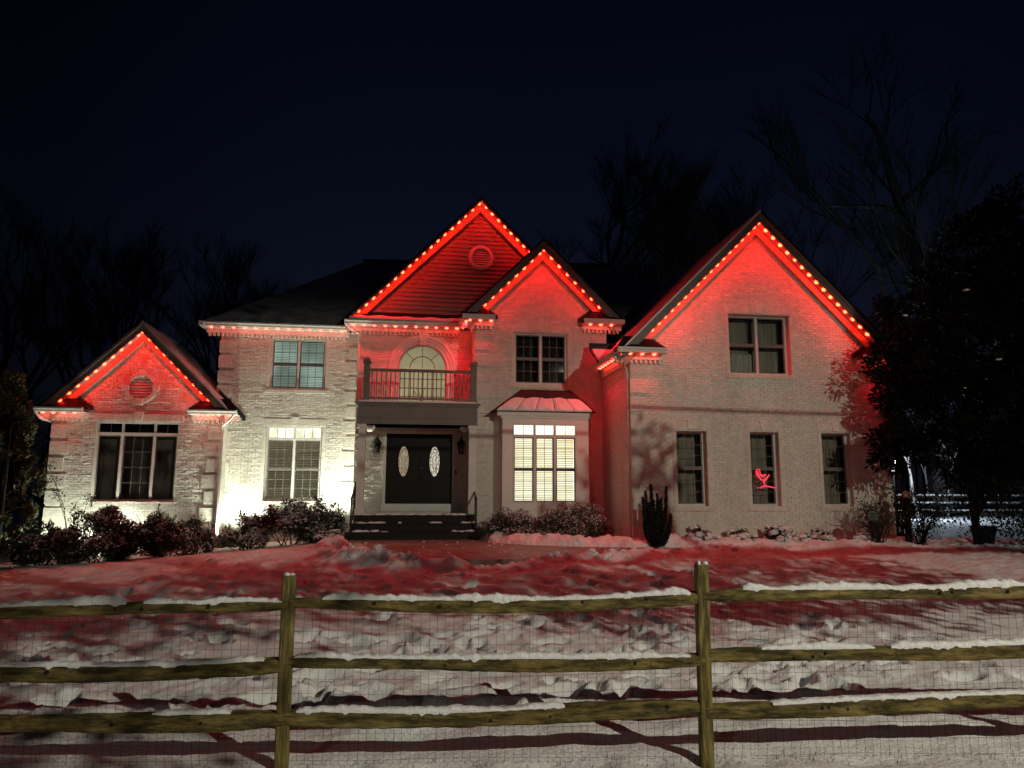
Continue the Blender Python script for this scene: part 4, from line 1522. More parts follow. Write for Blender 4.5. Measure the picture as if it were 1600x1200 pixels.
# ------------------------------------------------------------------ wall lanterns, number, bell
def lantern(x, z, lab):
    t = thing('wall_lantern', lab, 'lantern', (x, YB, z), 'wall lanterns beside the front door')
    y = YB - 0.16
    m = MB()
    m.lathe([(0.05, 0), (0.05, -0.02), (0.02, -0.03)], (x, YB - 0.012, z - 0.02), 10, axis='y')
    m.tube([(x, YB - 0.03, z - 0.02), (x, YB - 0.10, z + 0.16), (x, y, z + 0.16)], 0.010, 5)
    m.build('bracket', M['black'], t)
    m = MB()
    m.lathe([(0.135, 0.0), (0.135, 0.015), (0.075, 0.10), (0.035, 0.15), (0.03, 0.19), (0.012, 0.21), (0.012, 0.25), (0.004, 0.28)], (x, y, z), 8)
    m.build('cap', M['black'], t)
    m = MB()
    m.lathe([(0.115, 0.0), (0.07, -0.25)], (x, y, z), 6)
    m.build('lantern_glass', M['lampglass'], t)
    m = MB()
    for k in range(6):
        a = 2 * math.pi * k / 6
        m.tube([(x + 0.118 * math.cos(a), y + 0.118 * math.sin(a), z), (x + 0.073 * math.cos(a), y + 0.073 * math.sin(a), z - 0.25)], 0.007, 4)
    m.lathe([(0.08, -0.25), (0.08, -0.27), (0.02, -0.30)], (x, y, z), 8)
    m.build('frame', M['black'], t)
    m = MB()
    for a in (0.5, 2.6, 4.7):
        m.tube([(x + 0.02 * math.cos(a), y + 0.02 * math.sin(a), z - 0.24), (x + 0.02 * math.cos(a), y + 0.02 * math.sin(a), z - 0.10)], 0.009, 5)
    m.build('candle_bulb', M['plaque'], t)
lantern(-1.04, 2.90, 'black wall lantern directly above the house number')
lantern(1.42, 2.90, 'black wall lantern on the doorbell side of the front door')

pl = thing('house_number_plaque', 'pale house number plaque reading 6621 under a lantern', 'plaque', (-1.04, YB, 2.53))
m = MB()
m.box(-1.225, YB - 0.036, 2.435, -0.855, YB - 0.008, 2.625)
m.build('frame', M['ink'], pl)
m = MB()
m.box(-1.212, YB - 0.040, 2.448, -0.868, YB - 0.034, 2.612)
m.build('plate', M['plaque'], pl)
def text(name, s, size, loc, rot, m, parent, depth=0.003, shear=0.0, sx=1.0):
    cu = bpy.data.curves.new(name, 'FONT')
    cu.body = s
    cu.size = size
    cu.extrude = depth
    cu.shear = shear
    cu.align_x = 'CENTER'
    cu.align_y = 'CENTER'
    tmp = bpy.data.objects.new(name, cu)
    COL.objects.link(tmp)
    dg = bpy.context.evaluated_depsgraph_get()
    me = bpy.data.meshes.new_from_object(tmp.evaluated_get(dg))
    bpy.data.objects.remove(tmp)
    mt_ = Matrix.Translation(loc) @ rot @ Matrix.Diagonal((sx, 1, 1, 1))
    me.transform(mt_)
    me.materials.clear()
    me.materials.append(m)
    o = put(bpy.data.objects.new(name, me), parent)
    return o
UP = Matrix.Rotation(R(90), 4, 'X')
text('number', '6621', 0.155, (-1.04, YB - 0.043, 2.527), UP, M['ink'], pl, shear=0.22, sx=0.95)

db = MB()
db.box(1.255, YB - 0.085, 2.01, 1.295, YB - 0.050, 2.14)
d_ = db.build('doorbell', M['black'])
tag(d_, 'small dark doorbell on the white door surround', 'doorbell')

# ------------------------------------------------------------------ red neon bird in the middle garage window
nb = thing('neon_sign', 'red neon bird on a branch glowing in the middle lower window', 'neon sign', (8.98, YD + 0.18, 1.9))
def npx(u, v):
    px, py = 1160 + u / 8.575, 660 + v / 8.57
    return (8.60 + (px - 1171) * 0.0175, YD + 0.19, 3.11 - (py - 674) * 0.01636)
def tube_part(nm, pts, r):
    m = MB()
    P = [npx(*p) for p in pts]
    m.tube(P, r, 6)
    m.build(nm, M['neon'], nb)
tube_part('body_tube', [(252, 632), (214, 634), (207, 660), (214, 700), (240, 738), (272, 772), (308, 792), (345, 757), (382, 703)], 0.017)
tube_part('wing_tube', [(252, 632), (256, 665), (262, 695), (285, 712), (335, 700)], 0.014)
tube_part('breast_tube', [(222, 655), (228, 690), (250, 718), (290, 728), (322, 712)], 0.022)
tube_part('tail_tube', [(290, 770), (318, 772), (352, 738)], 0.016)
tube_part('leg_tube', [(300, 790), (310, 825), (320, 852)], 0.014)
tube_part('branch_tube', [(258, 882), (300, 858), (345, 862), (390, 866), (440, 880), (478, 872)], 0.016)
tube_part('branch_tube', [(218, 880), (236, 880)], 0.012)

# ------------------------------------------------------------------ red light strings
bulbm = MB()
prof = [(0.054, 0.0), (0.052, -0.014), (0.038, -0.034), (0.016, -0.044)]
bulbm.lathe(prof, (0, 0, 0), 8)
bulb_mesh = bulbm.mesh('bulb', [M['redbulb']])
spot = bpy.data.lights.new('red_spot', 'SPOT')
spot.energy = RED_SPOT
spot.color = (1.0, 0.0140, 0.0300)
spot.spot_size = R(98)
spot.spot_blend = 0.25
spot.shadow_soft_size = 0.02
spot_r = spot.copy()
spot.energy = RED_SPOT * 2.2
spot_r.name = 'red_spot_rake'
spot_r.spot_size = R(86)
spot_l = spot_r.copy()
spot_l.name = 'red_spot_low'
spot_l.energy = RED_SPOT * 0.55
spot_e = spot.copy()
spot_e.name = 'red_spot_eave'
spot_e.energy = RED_SPOT * 0.55
spot_s = spot.copy()
spot_s.name = 'red_spot_strong'
spot_s.energy = RED_SPOT * 4.2
bulb_mesh_e = bulb_mesh.copy()
bulb_mesh_e.materials.clear()
bulb_mesh_e.materials.append(M['redbulb_eave'])
def light_string(lab, pts, nrm, weak=False):
    c = pts[0]
    t = thing('light_string', lab, 'string lights', c, 'red light strings along the eaves and gables')
    nrm = Vector(nrm).normalized()
    q = nrm.to_track_quat('-Z', 'Y')
    tilt = 0.38 if weak in (1, 2, 3) else 0.12                  # the pucks tilt a little away from the wall
    out = nrm + Vector((-tilt, 0, 0) if abs(pts[0][1] - pts[-1][1]) > 0.5 else (0, -tilt, 0))
    ql = out.normalized().to_track_quat('-Z', 'Y')
    m = MB()
    off = -nrm * 0.002
    if len(pts) > 1:
        m.tube([Vector(p) + off for p in pts], 0.008, 4)
        m.build('cable', M['ink'], t)
    for p in pts:
        o = put(bpy.data.objects.new('bulb', bulb_mesh_e if weak in (1, 2, 3) else bulb_mesh), t)
        o.location = Vector(p) + Vector((rnd.uniform(-0.008, 0.008), rnd.uniform(-0.006, 0.006), 0))
        o.rotation_mode = 'QUATERNION'
        o.rotation_quaternion = q @ Vector((rnd.uniform(-0.15, 0.15), rnd.uniform(-0.15, 0.15), -1)).to_track_quat('-Z', 'Y')
        k_ = rnd.uniform(0.86, 1.10)
        o.scale = (k_, k_, k_)
        l = put(bpy.data.objects.new('red_spot', spot_l if weak == 4 else spot_e if weak == 2 else (spot_s if weak == 3 else (spot if weak else spot_r))), t)
        l.location = Vector(p) + nrm * 0.055
        l.rotation_mode = 'QUATERNION'
        l.rotation_quaternion = ql
def rake_string(lab, cx, za, Y, s, o0, o1, n, weak=False, sl=1.0, wid=0.19, ov=0.36):
    vo = wid * math.sqrt(1 + sl * sl)
    pts = []
    for k in range(n):
        o = o0 + (o1 - o0) * k / (n - 1)
        pts.append((cx + s * o, Y - ov + 0.07, za - o * sl - vo + 0.008))
    light_string(lab, pts, (-s * 1.0, 0, -1.0), weak)
def eave_string(lab, pts, weak=1):
    light_string(lab, pts, (0, 0, -1), weak)
def lin(a, b, n):
    return [tuple(a[i] + (b[i] - a[i]) * k / (n - 1) for i in range(3)) for k in range(n)]
rake_string('ten red bulbs up the left slope of the small left-wing gable', LCX, 6.27, YL, -1, 0.10, 2.02, 10, 4)
rake_string('ten red bulbs down the right slope of the small left-wing gable', LCX, 6.27, YL, 1, 0.0, 1.92, 10, 4)
rake_string('longest run of red bulbs, up the left slope of the tall sided gable', 1.92, 10.50, YB, -1, 0.06, 3.62, 18, wid=0.055)
rake_string('short run of red bulbs down the right slope of the tall sided gable', 1.92, 10.50, YB, 1, 0.16, 1.95, 10, wid=0.055)
rake_string('red bulbs up the left slope of the small brick gable over the bay window', CCX, 8.81, YC, -1, 0.12, 1.72, 8)
rake_string('red bulbs down the right slope of the small brick gable over the bay window', CCX, 8.81, YC, 1, 0.0, 1.66, 8)
rake_string('red bulbs up the left slope of the right-wing gable', DCX, 8.90, YD, -1, 0.13, 3.02, 17)
rake_string('red bulbs down the right slope of the right-wing gable to the evergreen', DCX, 8.90, YD, 1, 0.0, 2.92, 16)
eave_string('pale red bulbs under the gutter above the teal-lit window', lin((-6.08, YA - 0.33, 6.385), (-2.25, YA - 0.33, 6.385), 13), 2)
eave_string('red bulbs under the gutter above the arched window', lin((-1.82, YB - 0.33, 6.385), (1.22, YB - 0.33, 6.385), 11), 3)
eave_string('three red bulbs under the left cornice return of the bay-window gable', lin((1.52, YC - 0.27, 6.375), (2.14, YC - 0.27, 6.375), 3))
eave_string('receding red bulbs on the side eave left of the bay-window gable', lin((1.43, YC - 0.10, 6.385), (1.43, YB - 0.45, 6.385), 5))
eave_string('three red bulbs under the right cornice return of the bay-window gable', lin((5.06, YC - 0.27, 6.375), (5.68, YC - 0.27, 6.375), 3))
eave_string('red bulbs under the outer left cornice return of the left wing', lin((-10.20, YL - 0.29, 3.655), (-9.38, YL - 0.29, 3.655), 4), 2)
eave_string('red bulbs under the left-wing cornice return next to the white downspout', lin((-6.10, YL - 0.29, 3.655), (-5.26, YL - 0.29, 3.655), 4), 2)
eave_string('three red bulbs under the left cornice return of the right wing', lin((5.38, YD - 0.27, 5.005), (6.00, YD - 0.27, 5.005), 3))
eave_string('receding red bulbs on the side eave of the right wing above the icicles', lin((5.20, YD - 0.05, 5.005), (5.20, 19.35, 5.005), 8))
eave_string('red bulbs half hidden by the evergreen at the far right cornice', lin((11.95, YD - 0.27, 5.005), (12.75, YD - 0.27, 5.005), 3))

# ------------------------------------------------------------------ ground floodlights behind the shrubs
def uplight(x, y, z, aim, power, cone, lab):
    t = thing('ground_floodlight', lab, 'floodlight', (x, y, z), 'white floodlights at the foot of the wall')
    d = (Vector(aim) - Vector((x, y, z))).normalized()
    q = d.to_track_quat('-Z', 'Y')
    m = MB()
    m.lathe([(0.01, -0.16), (0.015, 0.0)], (x, y, z), 6)
    m.build('stake', M['black'], t)
    m = MB()
    m.lathe([(0.035, 0.10), (0.055, 0.09), (0.075, 0.0), (0.075, -0.02), (0.066, -0.02), (0.066, -0.012)], (0, 0, 0), 12)
    h = m.build('housing', M['black'], t)
    h.location = (x, y, z + 0.04)
    h.rotation_mode = 'QUATERNION'
    h.rotation_quaternion = q
    m = MB()
    m.lathe([(0.064, -0.004), (0.064, -0.006)], (0, 0, 0), 12)
    h = m.build('lens', M['whitelens'], t)
    h.location = (x, y, z + 0.04)
    h.rotation_mode = 'QUATERNION'
    h.rotation_quaternion = q
    l = bpy.data.lights.new('flood_beam', 'SPOT')
    l.energy = power
    l.color = (0.93, 1.0, 0.80)
    l.spot_size = R(cone)
    l.spot_blend = 0.6
    l.shadow_soft_size = 0.05
    lo = put(bpy.data.objects.new('flood_beam', l), t)
    lo.location = Vector((x, y, z + 0.04)) + d * 0.03
    lo.rotation_mode = 'QUATERNION'
    lo.rotation_quaternion = q
uplight(-5.18, 21.28, 0.02, (-4.5, 22.25, 4.4), UPLIGHT * 10, 125, 'white floodlight at the foot of the downspout between the two left walls')
uplight(-2.10, 21.22, 0.38, (-2.7, 22.25, 4.6), UPLIGHT * 12, 125, 'white floodlight on the wall just left of the front steps')
uplight(-8.1, 20.92, -0.24, (-8.3, 21.5, 0.75), UPLIGHT * 6, 165, 'white floodlight hidden behind the long shrub under the left-wing window')

uplight(-9.75, 20.75, -0.30, (-10.3, 21.1, 1.6), UPLIGHT * 2.2, 150, 'white floodlight low between the tall evergreen and the left wing corner')

# ------------------------------------------------------------------ street lamp on the road behind the camera, and a second added as fill
def street_lamp(lab, base, pos, aim, power, col, cone):
    sl = thing('street_lamp', lab, 'street lamp', (base[0], base[1], 0.0), 'street lamps on the road')
    bx, by_ = base
    sx, sy, sz = pos
    m = MB()
    m.tube([(bx, by_, -0.3), (bx, by_, 5.0), (bx, by_, sz + 0.4)], [0.11, 0.09, 0.06], 10)
    m.lathe([(0.17, 0.0), (0.17, 0.25), (0.11, 0.32)], (bx, by_, -0.1), 10)
    m.build('pole', M['black'], sl)
    ad = Vector(aim) - Vector(pos)
    ah = Vector((ad.x, ad.y, 0)).normalized()
    av = Vector((-ah.y, ah.x, 0))
    def hp(f, s_, z):
        return tuple(Vector(pos) + ah * f + av * s_ + Vector((0, 0, z)))
    m = MB()
    m.tube([(bx, by_, sz + 0.2), ((bx + sx) / 2, (by_ + sy) / 2, sz + 0.5), hp(-0.3, 0, 0.2)], 0.035, 8)
    m.build('arm', M['black'], sl)
    m = MB()
    m.prism([hp(-0.35, -0.9, 0.10), hp(0.62, -0.9, 0.10), hp(0.62, 0.9, 0.10), hp(-0.35, 0.9, 0.10)], (0, 0, 0.06))
    m.prism([hp(0.60, -0.9, -0.066), hp(0.62, -0.9, -0.066), hp(0.62, 0.9, -0.066), hp(0.60, 0.9, -0.066)], (0, 0, 0.166))
    m.build('hood', M['black'], sl)
    m = MB()
    m.blob((sx, sy, sz + 0.075), 0.10, 0.022, rnd, 0.0, n=10)
    m.build('lens', M['streetlens'], sl)
    l = bpy.data.lights.new('street_beam', 'SPOT')
    l.energy = power
    l.color = col
    l.spot_size = R(cone * 1.6)
    l.spot_blend = 1.0
    l.shadow_soft_size = 0.05
    lo = put(bpy.data.objects.new('street_beam', l), sl)
    lo.location = pos
    lo.rotation_mode = 'QUATERNION'
    lo.rotation_quaternion = ad.normalized().to_track_quat('-Z', 'Y')
street_lamp('tall street lamp with a hooded head on the right, by the leafy roadside tree', (13.2, -7.8), STREET_POS, STREET_AIM, STREET_POWER, (1.0, 0.93, 0.74), STREET_CONE)
street_lamp('unseen hooded street lamp added as fill farther down the road on the left', (-15.5, -14.0), FILL_POS, FILL_AIM, FILL_POWER, (1.0, 0.92, 0.80), STREET_CONE)

# utility cable over the road, its shadow runs across the right wing
m = MB()
pts = []
for k in range(41):
    t = k / 40
    x = -8 + 34 * t
    pts.append((x, 3.9, 6.98 - 0.25 * math.sin(math.pi * t) - 0.06 * t + 0.02 * math.sin(t * 31)))
m.tube(pts, 0.020, 5)
tag(m.build('utility_cable', M['black']), 'black utility cable strung high above the front fence', 'cable')

# ------------------------------------------------------------------ hanging garden sign by the right corner
gs = thing('garden_sign', 'small arched dark green sign hanging from a thin iron stake by the right house corner', 'garden sign', (11.06, 15.8, 0.3))
m = MB()
m.tube([(11.10, 15.8, 0.2), (11.09, 15.8, 1.34)], 0.011, 5)
m.lathe([(0.004, 0), (0.022, 0.02), (0.004, 0.05)], (11.09, 15.8, 1.34), 6)
m.tube([(11.09, 15.8, 1.20), (10.66, 15.8, 1.24)], 0.010, 5)
m.build('stake', M['black'], gs)
m = MB()
pts = [(10.715, 15.8, 0.90), (11.02, 15.8, 0.88), (11.02, 15.8, 1.04)]
for k in range(1, 8):
    a = math.pi * k / 8
    pts.append((10.8675 + 0.1525 * math.cos(a), 15.8, 1.05 + 0.10 * math.sin(a)))
pts.append((10.715, 15.8, 1.06))
m.prism(pts, (0, 0.012, 0))
m.build('plate', M['ink'], gs)
m = MB()
pts2 = [Vector((10.8675, 15.797, 0.99)) + (Vector(p) - Vector((10.8675, 15.8, 0.99))) * 0.90 for p in pts]
m.prism(pts2, (0, 0.003, 0))
m.build('face', M['greensign'], gs)
m = MB()
for (a, b, z) in ((10.78, 10.93, 1.09), (10.76, 10.80, 1.00), (10.83, 10.86, 1.00), (10.93, 10.95, 1.01), (10.93, 10.98, 0.935)):
    m.box(a, 15.7945, z, b, 15.7965, z + 0.022)
m.build('print', M['signink'], gs)
m = MB()
for x in (10.79, 10.95):
    m.tube([(x, 15.806, 1.14), (x, 15.802, 1.225)], 0.004, 4)
m.build('hanger', M['black'], gs)

# dark garden post with a round top, at the corner of the house
gp = thing('garden_post', 'dark post with a round pale pink top at the right corner of the house', 'post', (12.2, 16.4, 0.25))
m = MB()
m.tube([(12.2, 16.4, 0.1), (12.21, 16.4, 0.9), (12.22, 16.4, 1.42)], [0.085, 0.075, 0.07], 8)
m.build('post', M['darkbark'], gp)
m = MB()
m.blob((12.22, 16.4, 1.50), 0.10, 0.10, rnd, 0.06, n=10, rings=6)
m.build('ball', M['pink'], gp, smooth=True)

# dark blue tub by the driveway
tb = thing('tub', 'dark blue plastic tub standing on the snow beneath the evergreen', 'tub', (14.1, 16.2, 0.28))
m = MB()
m.lathe([(0.20, 0.0), (0.285, 0.44), (0.31, 0.45), (0.31, 0.48), (0.275, 0.48), (0.19, 0.03)], (14.1, 16.2, 0.26), 18)
m.build('body', M['blueplastic'], tb, smooth=False)
m = MB()
for a in (0, math.pi):
    m.tube([(14.1 + 0.30 * math.cos(a), 16.1, 0.66), (14.1 + 0.36 * math.cos(a), 16.2, 0.60), (14.1 + 0.30 * math.cos(a), 16.3, 0.66)], 0.014, 5)
m.build('handles', M['blueplastic'], tb)

# ------------------------------------------------------------------ split rail fence with wire
fence = thing('split_rail_fence', 'snow-capped three-rail wooden fence with wire mesh along the front yard', 'fence', (0.5, 4.55, 0.0))
def fy(x):
    return 4.608 - 0.098 * x
POSTS = [-5.85, -3.29, -0.735, 1.83, 4.39, 6.95]
TOPS = [1.03, 1.05, 1.10, 1.175, 1.20, 1.22]
fr_ = random.Random(21)
for k, (x, zt) in enumerate(zip(POSTS, TOPS)):
    m = MB()
    w, y = 0.040, fy(x)
    lean = (0.0, 0.0)
    secs = [(-0.4, 1.0), (0.02, 1.0), (0.3, 0.985), (0.65, 1.0), (zt - 0.012, 0.98), (zt, 0.80)]
    ring = []
    for z, s in secs:
        jx, jy = fr_.uniform(-0.002, 0.002), fr_.uniform(-0.002, 0.002)
        xx = x + 0.006 * (z / zt) * (1 if k % 2 else -1)
        b_ = 0.007
        ww, dd = w * s, 0.030 * s
        ring.append([(xx - ww + b_, y - dd), (xx + ww - b_, y - dd), (xx + ww, y - dd + b_), (xx + ww, y + dd - b_), (xx + ww - b_, y + dd), (xx - ww + b_, y + dd), (xx - ww, y + dd - b_), (xx - ww, y - dd + b_)])
    b0_ = len(m.v)
    for (z, s), rg_ in zip(secs, ring):
        m.v += [(px + 0, py, z) for px, py in rg_]
    for i in range(len(secs) - 1):
        for q in range(8):
            r2 = (q + 1) % 8
            m.f.append((b0_ + i * 8 + q, b0_ + i * 8 + r2, b0_ + (i + 1) * 8 + r2, b0_ + (i + 1) * 8 + q)); m.m.append(0)
    m.f.append(tuple(b0_ + (len(secs) - 1) * 8 + q for q in range(8))); m.m.append(0)
    po = m.build('post', M['postwood'], fence)
    sm = MB()
    for q in range(2):
        sm.blob((x + fr_.uniform(-0.025, 0.025), y + fr_.uniform(-0.025, 0.025), zt + 0.003), fr_.uniform(0.012, 0.024), fr_.uniform(0.008, 0.018), fr_, 0.3)
    sm.build('snow', M['snow'], po, kind='stuff', smooth=True)

RAILZ = {0: (0.82, 0.88, 0.925, 0.965, 1.035, 1.06), 1: (0.49, 0.535, 0.575, 0.60, 0.675, 0.70), 2: (0.19, 0.235, 0.275, 0.295, 0.35, 0.38)}
SNOWN = {(0, 0): [(0.02, 0.95)], (1, 0): [(0.02, 0.62), (0.66, 0.985)], (2, 0): [(0.08, 0.97)], (3, 0): [(0.10, 0.98)], (4, 0): [(0.05, 0.97)],
         (0, 1): [(0.02, 0.95)], (1, 1): [(0.02, 0.95)], (2, 1): [(0.02, 0.965)], (3, 1): [(0.14, 0.42), (0.46, 0.98)], (4, 1): [(0.05, 0.97)],
         (0, 2): [(0.02, 0.95)], (1, 2): [(0.70, 0.88)], (2, 2): [(0.03, 0.66)], (3, 2): [(0.16, 0.99)], (4, 2): [(0.05, 0.97)]}
for i in range(len(POSTS) - 1):
    xa, xb = POSTS[i], POSTS[i + 1]
    for lv_ in range(3):
        za, zb_ = RAILZ[lv_][i], RAILZ[lv_][i + 1]
        m = MB()
        n = 64
        hh_ = (0.040, 0.045, 0.050)[lv_] + fr_.uniform(-0.004, 0.004)
        ph = fr_.uniform(0, 6)
        top = []
        yo = 0.0
        for k in range(n + 1):
            t = k / n
            x = xa + (xb - xa) * t
            z = za + (zb_ - za) * t + 0.012 * math.sin(t * 4.3 + ph) - 0.015 * math.sin(math.pi * t)
            e = min(1.0, 0.72 + min(t, 1 - t) * 3.0)
            hk = hh_ * e * (1 + 0.09 * math.sin(t * 9 + ph * 2) + fr_.uniform(-0.05, 0.05))
            wk_ = 0.030 * (1 + 0.12 * math.sin(t * 7 + ph))
            y = fy(x) + yo + 0.006 * math.sin(t * 5 + ph)
            tw_ = 0.25 * math.sin(t * 3 + ph)
            for (u, v) in ((-0.8, -1), (0.8, -1), (1, -0.7), (1, 0.6), (0.7, 1), (-0.7, 1), (-1, 0.6), (-1, -0.7)):
                m.v.append((x, y + u * wk_ + v * hk * tw_ * 0.12 + fr_.uniform(-0.0025, 0.0025), z + v * hk - u * wk_ * tw_ + fr_.uniform(-0.0015, 0.0015)))
            top.append((x, y, z + hk))
        for k in range(n):
            for q in range(8):
                r2 = (q + 1) % 8
                m.f.append((k * 8 + q, k * 8 + r2, (k + 1) * 8 + r2, (k + 1) * 8 + q)); m.m.append(0)
        m.f.append(tuple(range(7, -1, -1))); m.m.append(0)
        m.f.append(tuple(n * 8 + q for q in range(8))); m.m.append(0)
        rail = m.build('rail', M['wood'], fence)
        kn = MB()
        for q in range(fr_.randrange(2, 5)):
            t = fr_.uniform(0.08, 0.92)
            kx = xa + (xb - xa) * t
            p = top[int(t * n)]
            r = fr_.uniform(0.008, 0.015)
            zc = p[2] - hh_ * fr_.uniform(0.6, 1.4)
            kn.lathe([(r, 0), (r * 0.7, -0.005), (r * 0.2, -0.003)], (p[0], p[1] - 0.031, zc), 8, axis='y')
        for q in range(fr_.randrange(4, 9)):
            t = fr_.uniform(0.05, 0.95)
            p = top[int(t * n)]
            hz = hh_ * fr_.uniform(0.4, 1.5)
            z1_ = p[2] - hh_ * fr_.uniform(0.05, 0.5)
            xs_ = p[0] + fr_.uniform(-0.02, 0.02)
            sl_ = fr_.uniform(-0.012, 0.012)
            wd_ = fr_.uniform(0.0008, 0.0022)
            kn.add([(xs_ - wd_, p[1] - 0.0315, z1_), (xs_ + wd_, p[1] - 0.0315, z1_), (xs_ + sl_ + wd_ * 0.3, p[1] - 0.033, z1_ - hz), (xs_ + sl_ - wd_ * 0.3, p[1] - 0.033, z1_ - hz)], [(0, 1, 2, 3)])
        kn.build('knots_and_checks', M['darkbark'], rail, kind='stuff')
        for (s0, s1) in SNOWN[(i, lv_)]:
            sm = MB()
            ns = int((s1 - s0) * 260)
            hbase = (0.019, 0.014, 0.011)[lv_] * fr_.uniform(0.9, 1.25)
            pts = np.linspace(s0, s1, ns + 1)
            nz = 0.9 * fbm(pts * 8 + i * 9.1 + lv_ * 3.3, pts * 0 + 2.2, 5, 2) + 0.5 * fbm(pts * 62 + i * 9.1 + lv_ * 3.3, pts * 0 + 2.2, 5, 3)
            nz2 = 0.8 * fbm(pts * 17 + i * 5.1 + lv_ * 1.3, pts * 0 + 7.2, 15, 2) + 0.7 * fbm(pts * 90 + i, pts * 0 + 4.2, 25, 2) - 0.12
            for k, t in enumerate(pts):
                f = t * n
                k0 = min(n - 1, int(f))
                p = Vector(top[k0]).lerp(Vector(top[k0 + 1]), f - k0)
                e = min(1.0, (k + 0.05) / 6.0, (ns - k + 0.05) / 6.0) ** 0.5
                h = max(0.004, hbase * (1.05 + 1.5 * nz[k])) * e
                dr = max(0.002, 0.036 * nz2[k]) * e
                wv = 0.031
                for (u, v) in ((-1.02, -0.008 - dr), (-1.12, 0.2 * h - dr * 0.4), (-0.95, 0.75 * h), (-0.35, 1.05 * h), (0.35, 1.0 * h), (0.95, 0.7 * h), (1.05, -0.008)):
                    sm.v.append((p.x, p.y + u * wv, p.z + v))
            for k in range(ns):
                for q in range(6):
                    sm.f.append((k * 7 + q, k * 7 + q + 1, (k + 1) * 7 + q + 1, (k + 1) * 7 + q)); sm.m.append(0)
            sm.build('snow', M['snow'], rail, smooth=True)
    # welded wire behind the rails
    wm = MB()
    nv = int((xb - xa) / 0.053)
    wr = 0.0011
    for k in range(nv + 1):
        x = xa + 0.03 + (xb - xa - 0.06) * k / nv
        zt = (RAILZ[0][i] + (RAILZ[0][i + 1] - RAILZ[0][i]) * k / nv) + 0.03
        ptsw = []
        for z in np.linspace(-0.02, zt, 7):
            ptsw.append((x + 0.004 * math.sin(z * 7 + k * 1.7) + 0.006 * math.sin(x * 3 + z * 4), fy(x) + 0.045 + 0.008 * math.sin(x * 5 + z * 3), z))
        wm.tube(ptsw, wr, 3, cap=False)
    nh = 11
    for j in range(nh):
        ptsw = []
        for k in range(0, nv + 1, 2):
            x = xa + 0.03 + (xb - xa - 0.06) * k / nv
            zt = (RAILZ[0][i] + (RAILZ[0][i + 1] - RAILZ[0][i]) * k / nv) + 0.02
            z = 0.015 + (zt - 0.015) * j / (nh - 1) + 0.008 * math.sin(x * 2.7 + j) - 0.012 * math.sin(math.pi * k / nv)
            ptsw.append((x, fy(x) + 0.045 + 0.008 * math.sin(x * 5 + z * 3), z))
        wm.tube(ptsw, wr, 3, cap=False)
    wm.build('wire_mesh', M['wire'], fence, kind='stuff')
# ------------------------------------------------------------------ vegetation
def leaf_cloud(name, P, N, L, Wd, mats, parent, rg, droop=0.3, kind=None):
    """P leaf centres (n,3), N leaf axis directions (n,3); each leaf a folded rhombus"""
    n = len(P)
    ax_ = N / (np.linalg.norm(N, axis=1, keepdims=True) + 1e-9)
    up = rg.normal(size=(n, 3)) * 0.6 + np.array([0, 0, 1.0])
    sd = np.cross(ax_, up)
    sd /= (np.linalg.norm(sd, axis=1, keepdims=True) + 1e-9)
    nm = np.cross(sd, ax_)
    l = L * rg.uniform(0.6, 1.25, (n, 1))
    w = Wd * rg.uniform(0.7, 1.2, (n, 1))
    a = P - ax_ * l * 0.5
    b = P + ax_ * l * 0.5 - nm * l * droop * 0.3
    c = P + sd * w * 0.5 + nm * w * 0.12
    d = P - sd * w * 0.5 + nm * w * 0.12
    V = np.stack([a, c, b, d], 1).reshape(-1, 3)
    F = np.arange(4 * n).reshape(-1, 4)
    return put(bpy.data.objects.new(name, raw_mesh(name, V, F, mats)), parent, kind)

def snow_pads(name, C, r, parent, rg, flat=0.45, m='rsnow'):
    """lumps of snow resting on foliage"""
    mb = MB()
    g = random.Random(int(rg.integers(1, 1e6)))
    for c in C:
        k = g.uniform(0.55, 1.3)
        mb.blob(tuple(c), r * k, r * k * flat, g, 0.35, n=6, rings=3)
    return mb.build(name, M[m], parent, kind='stuff')

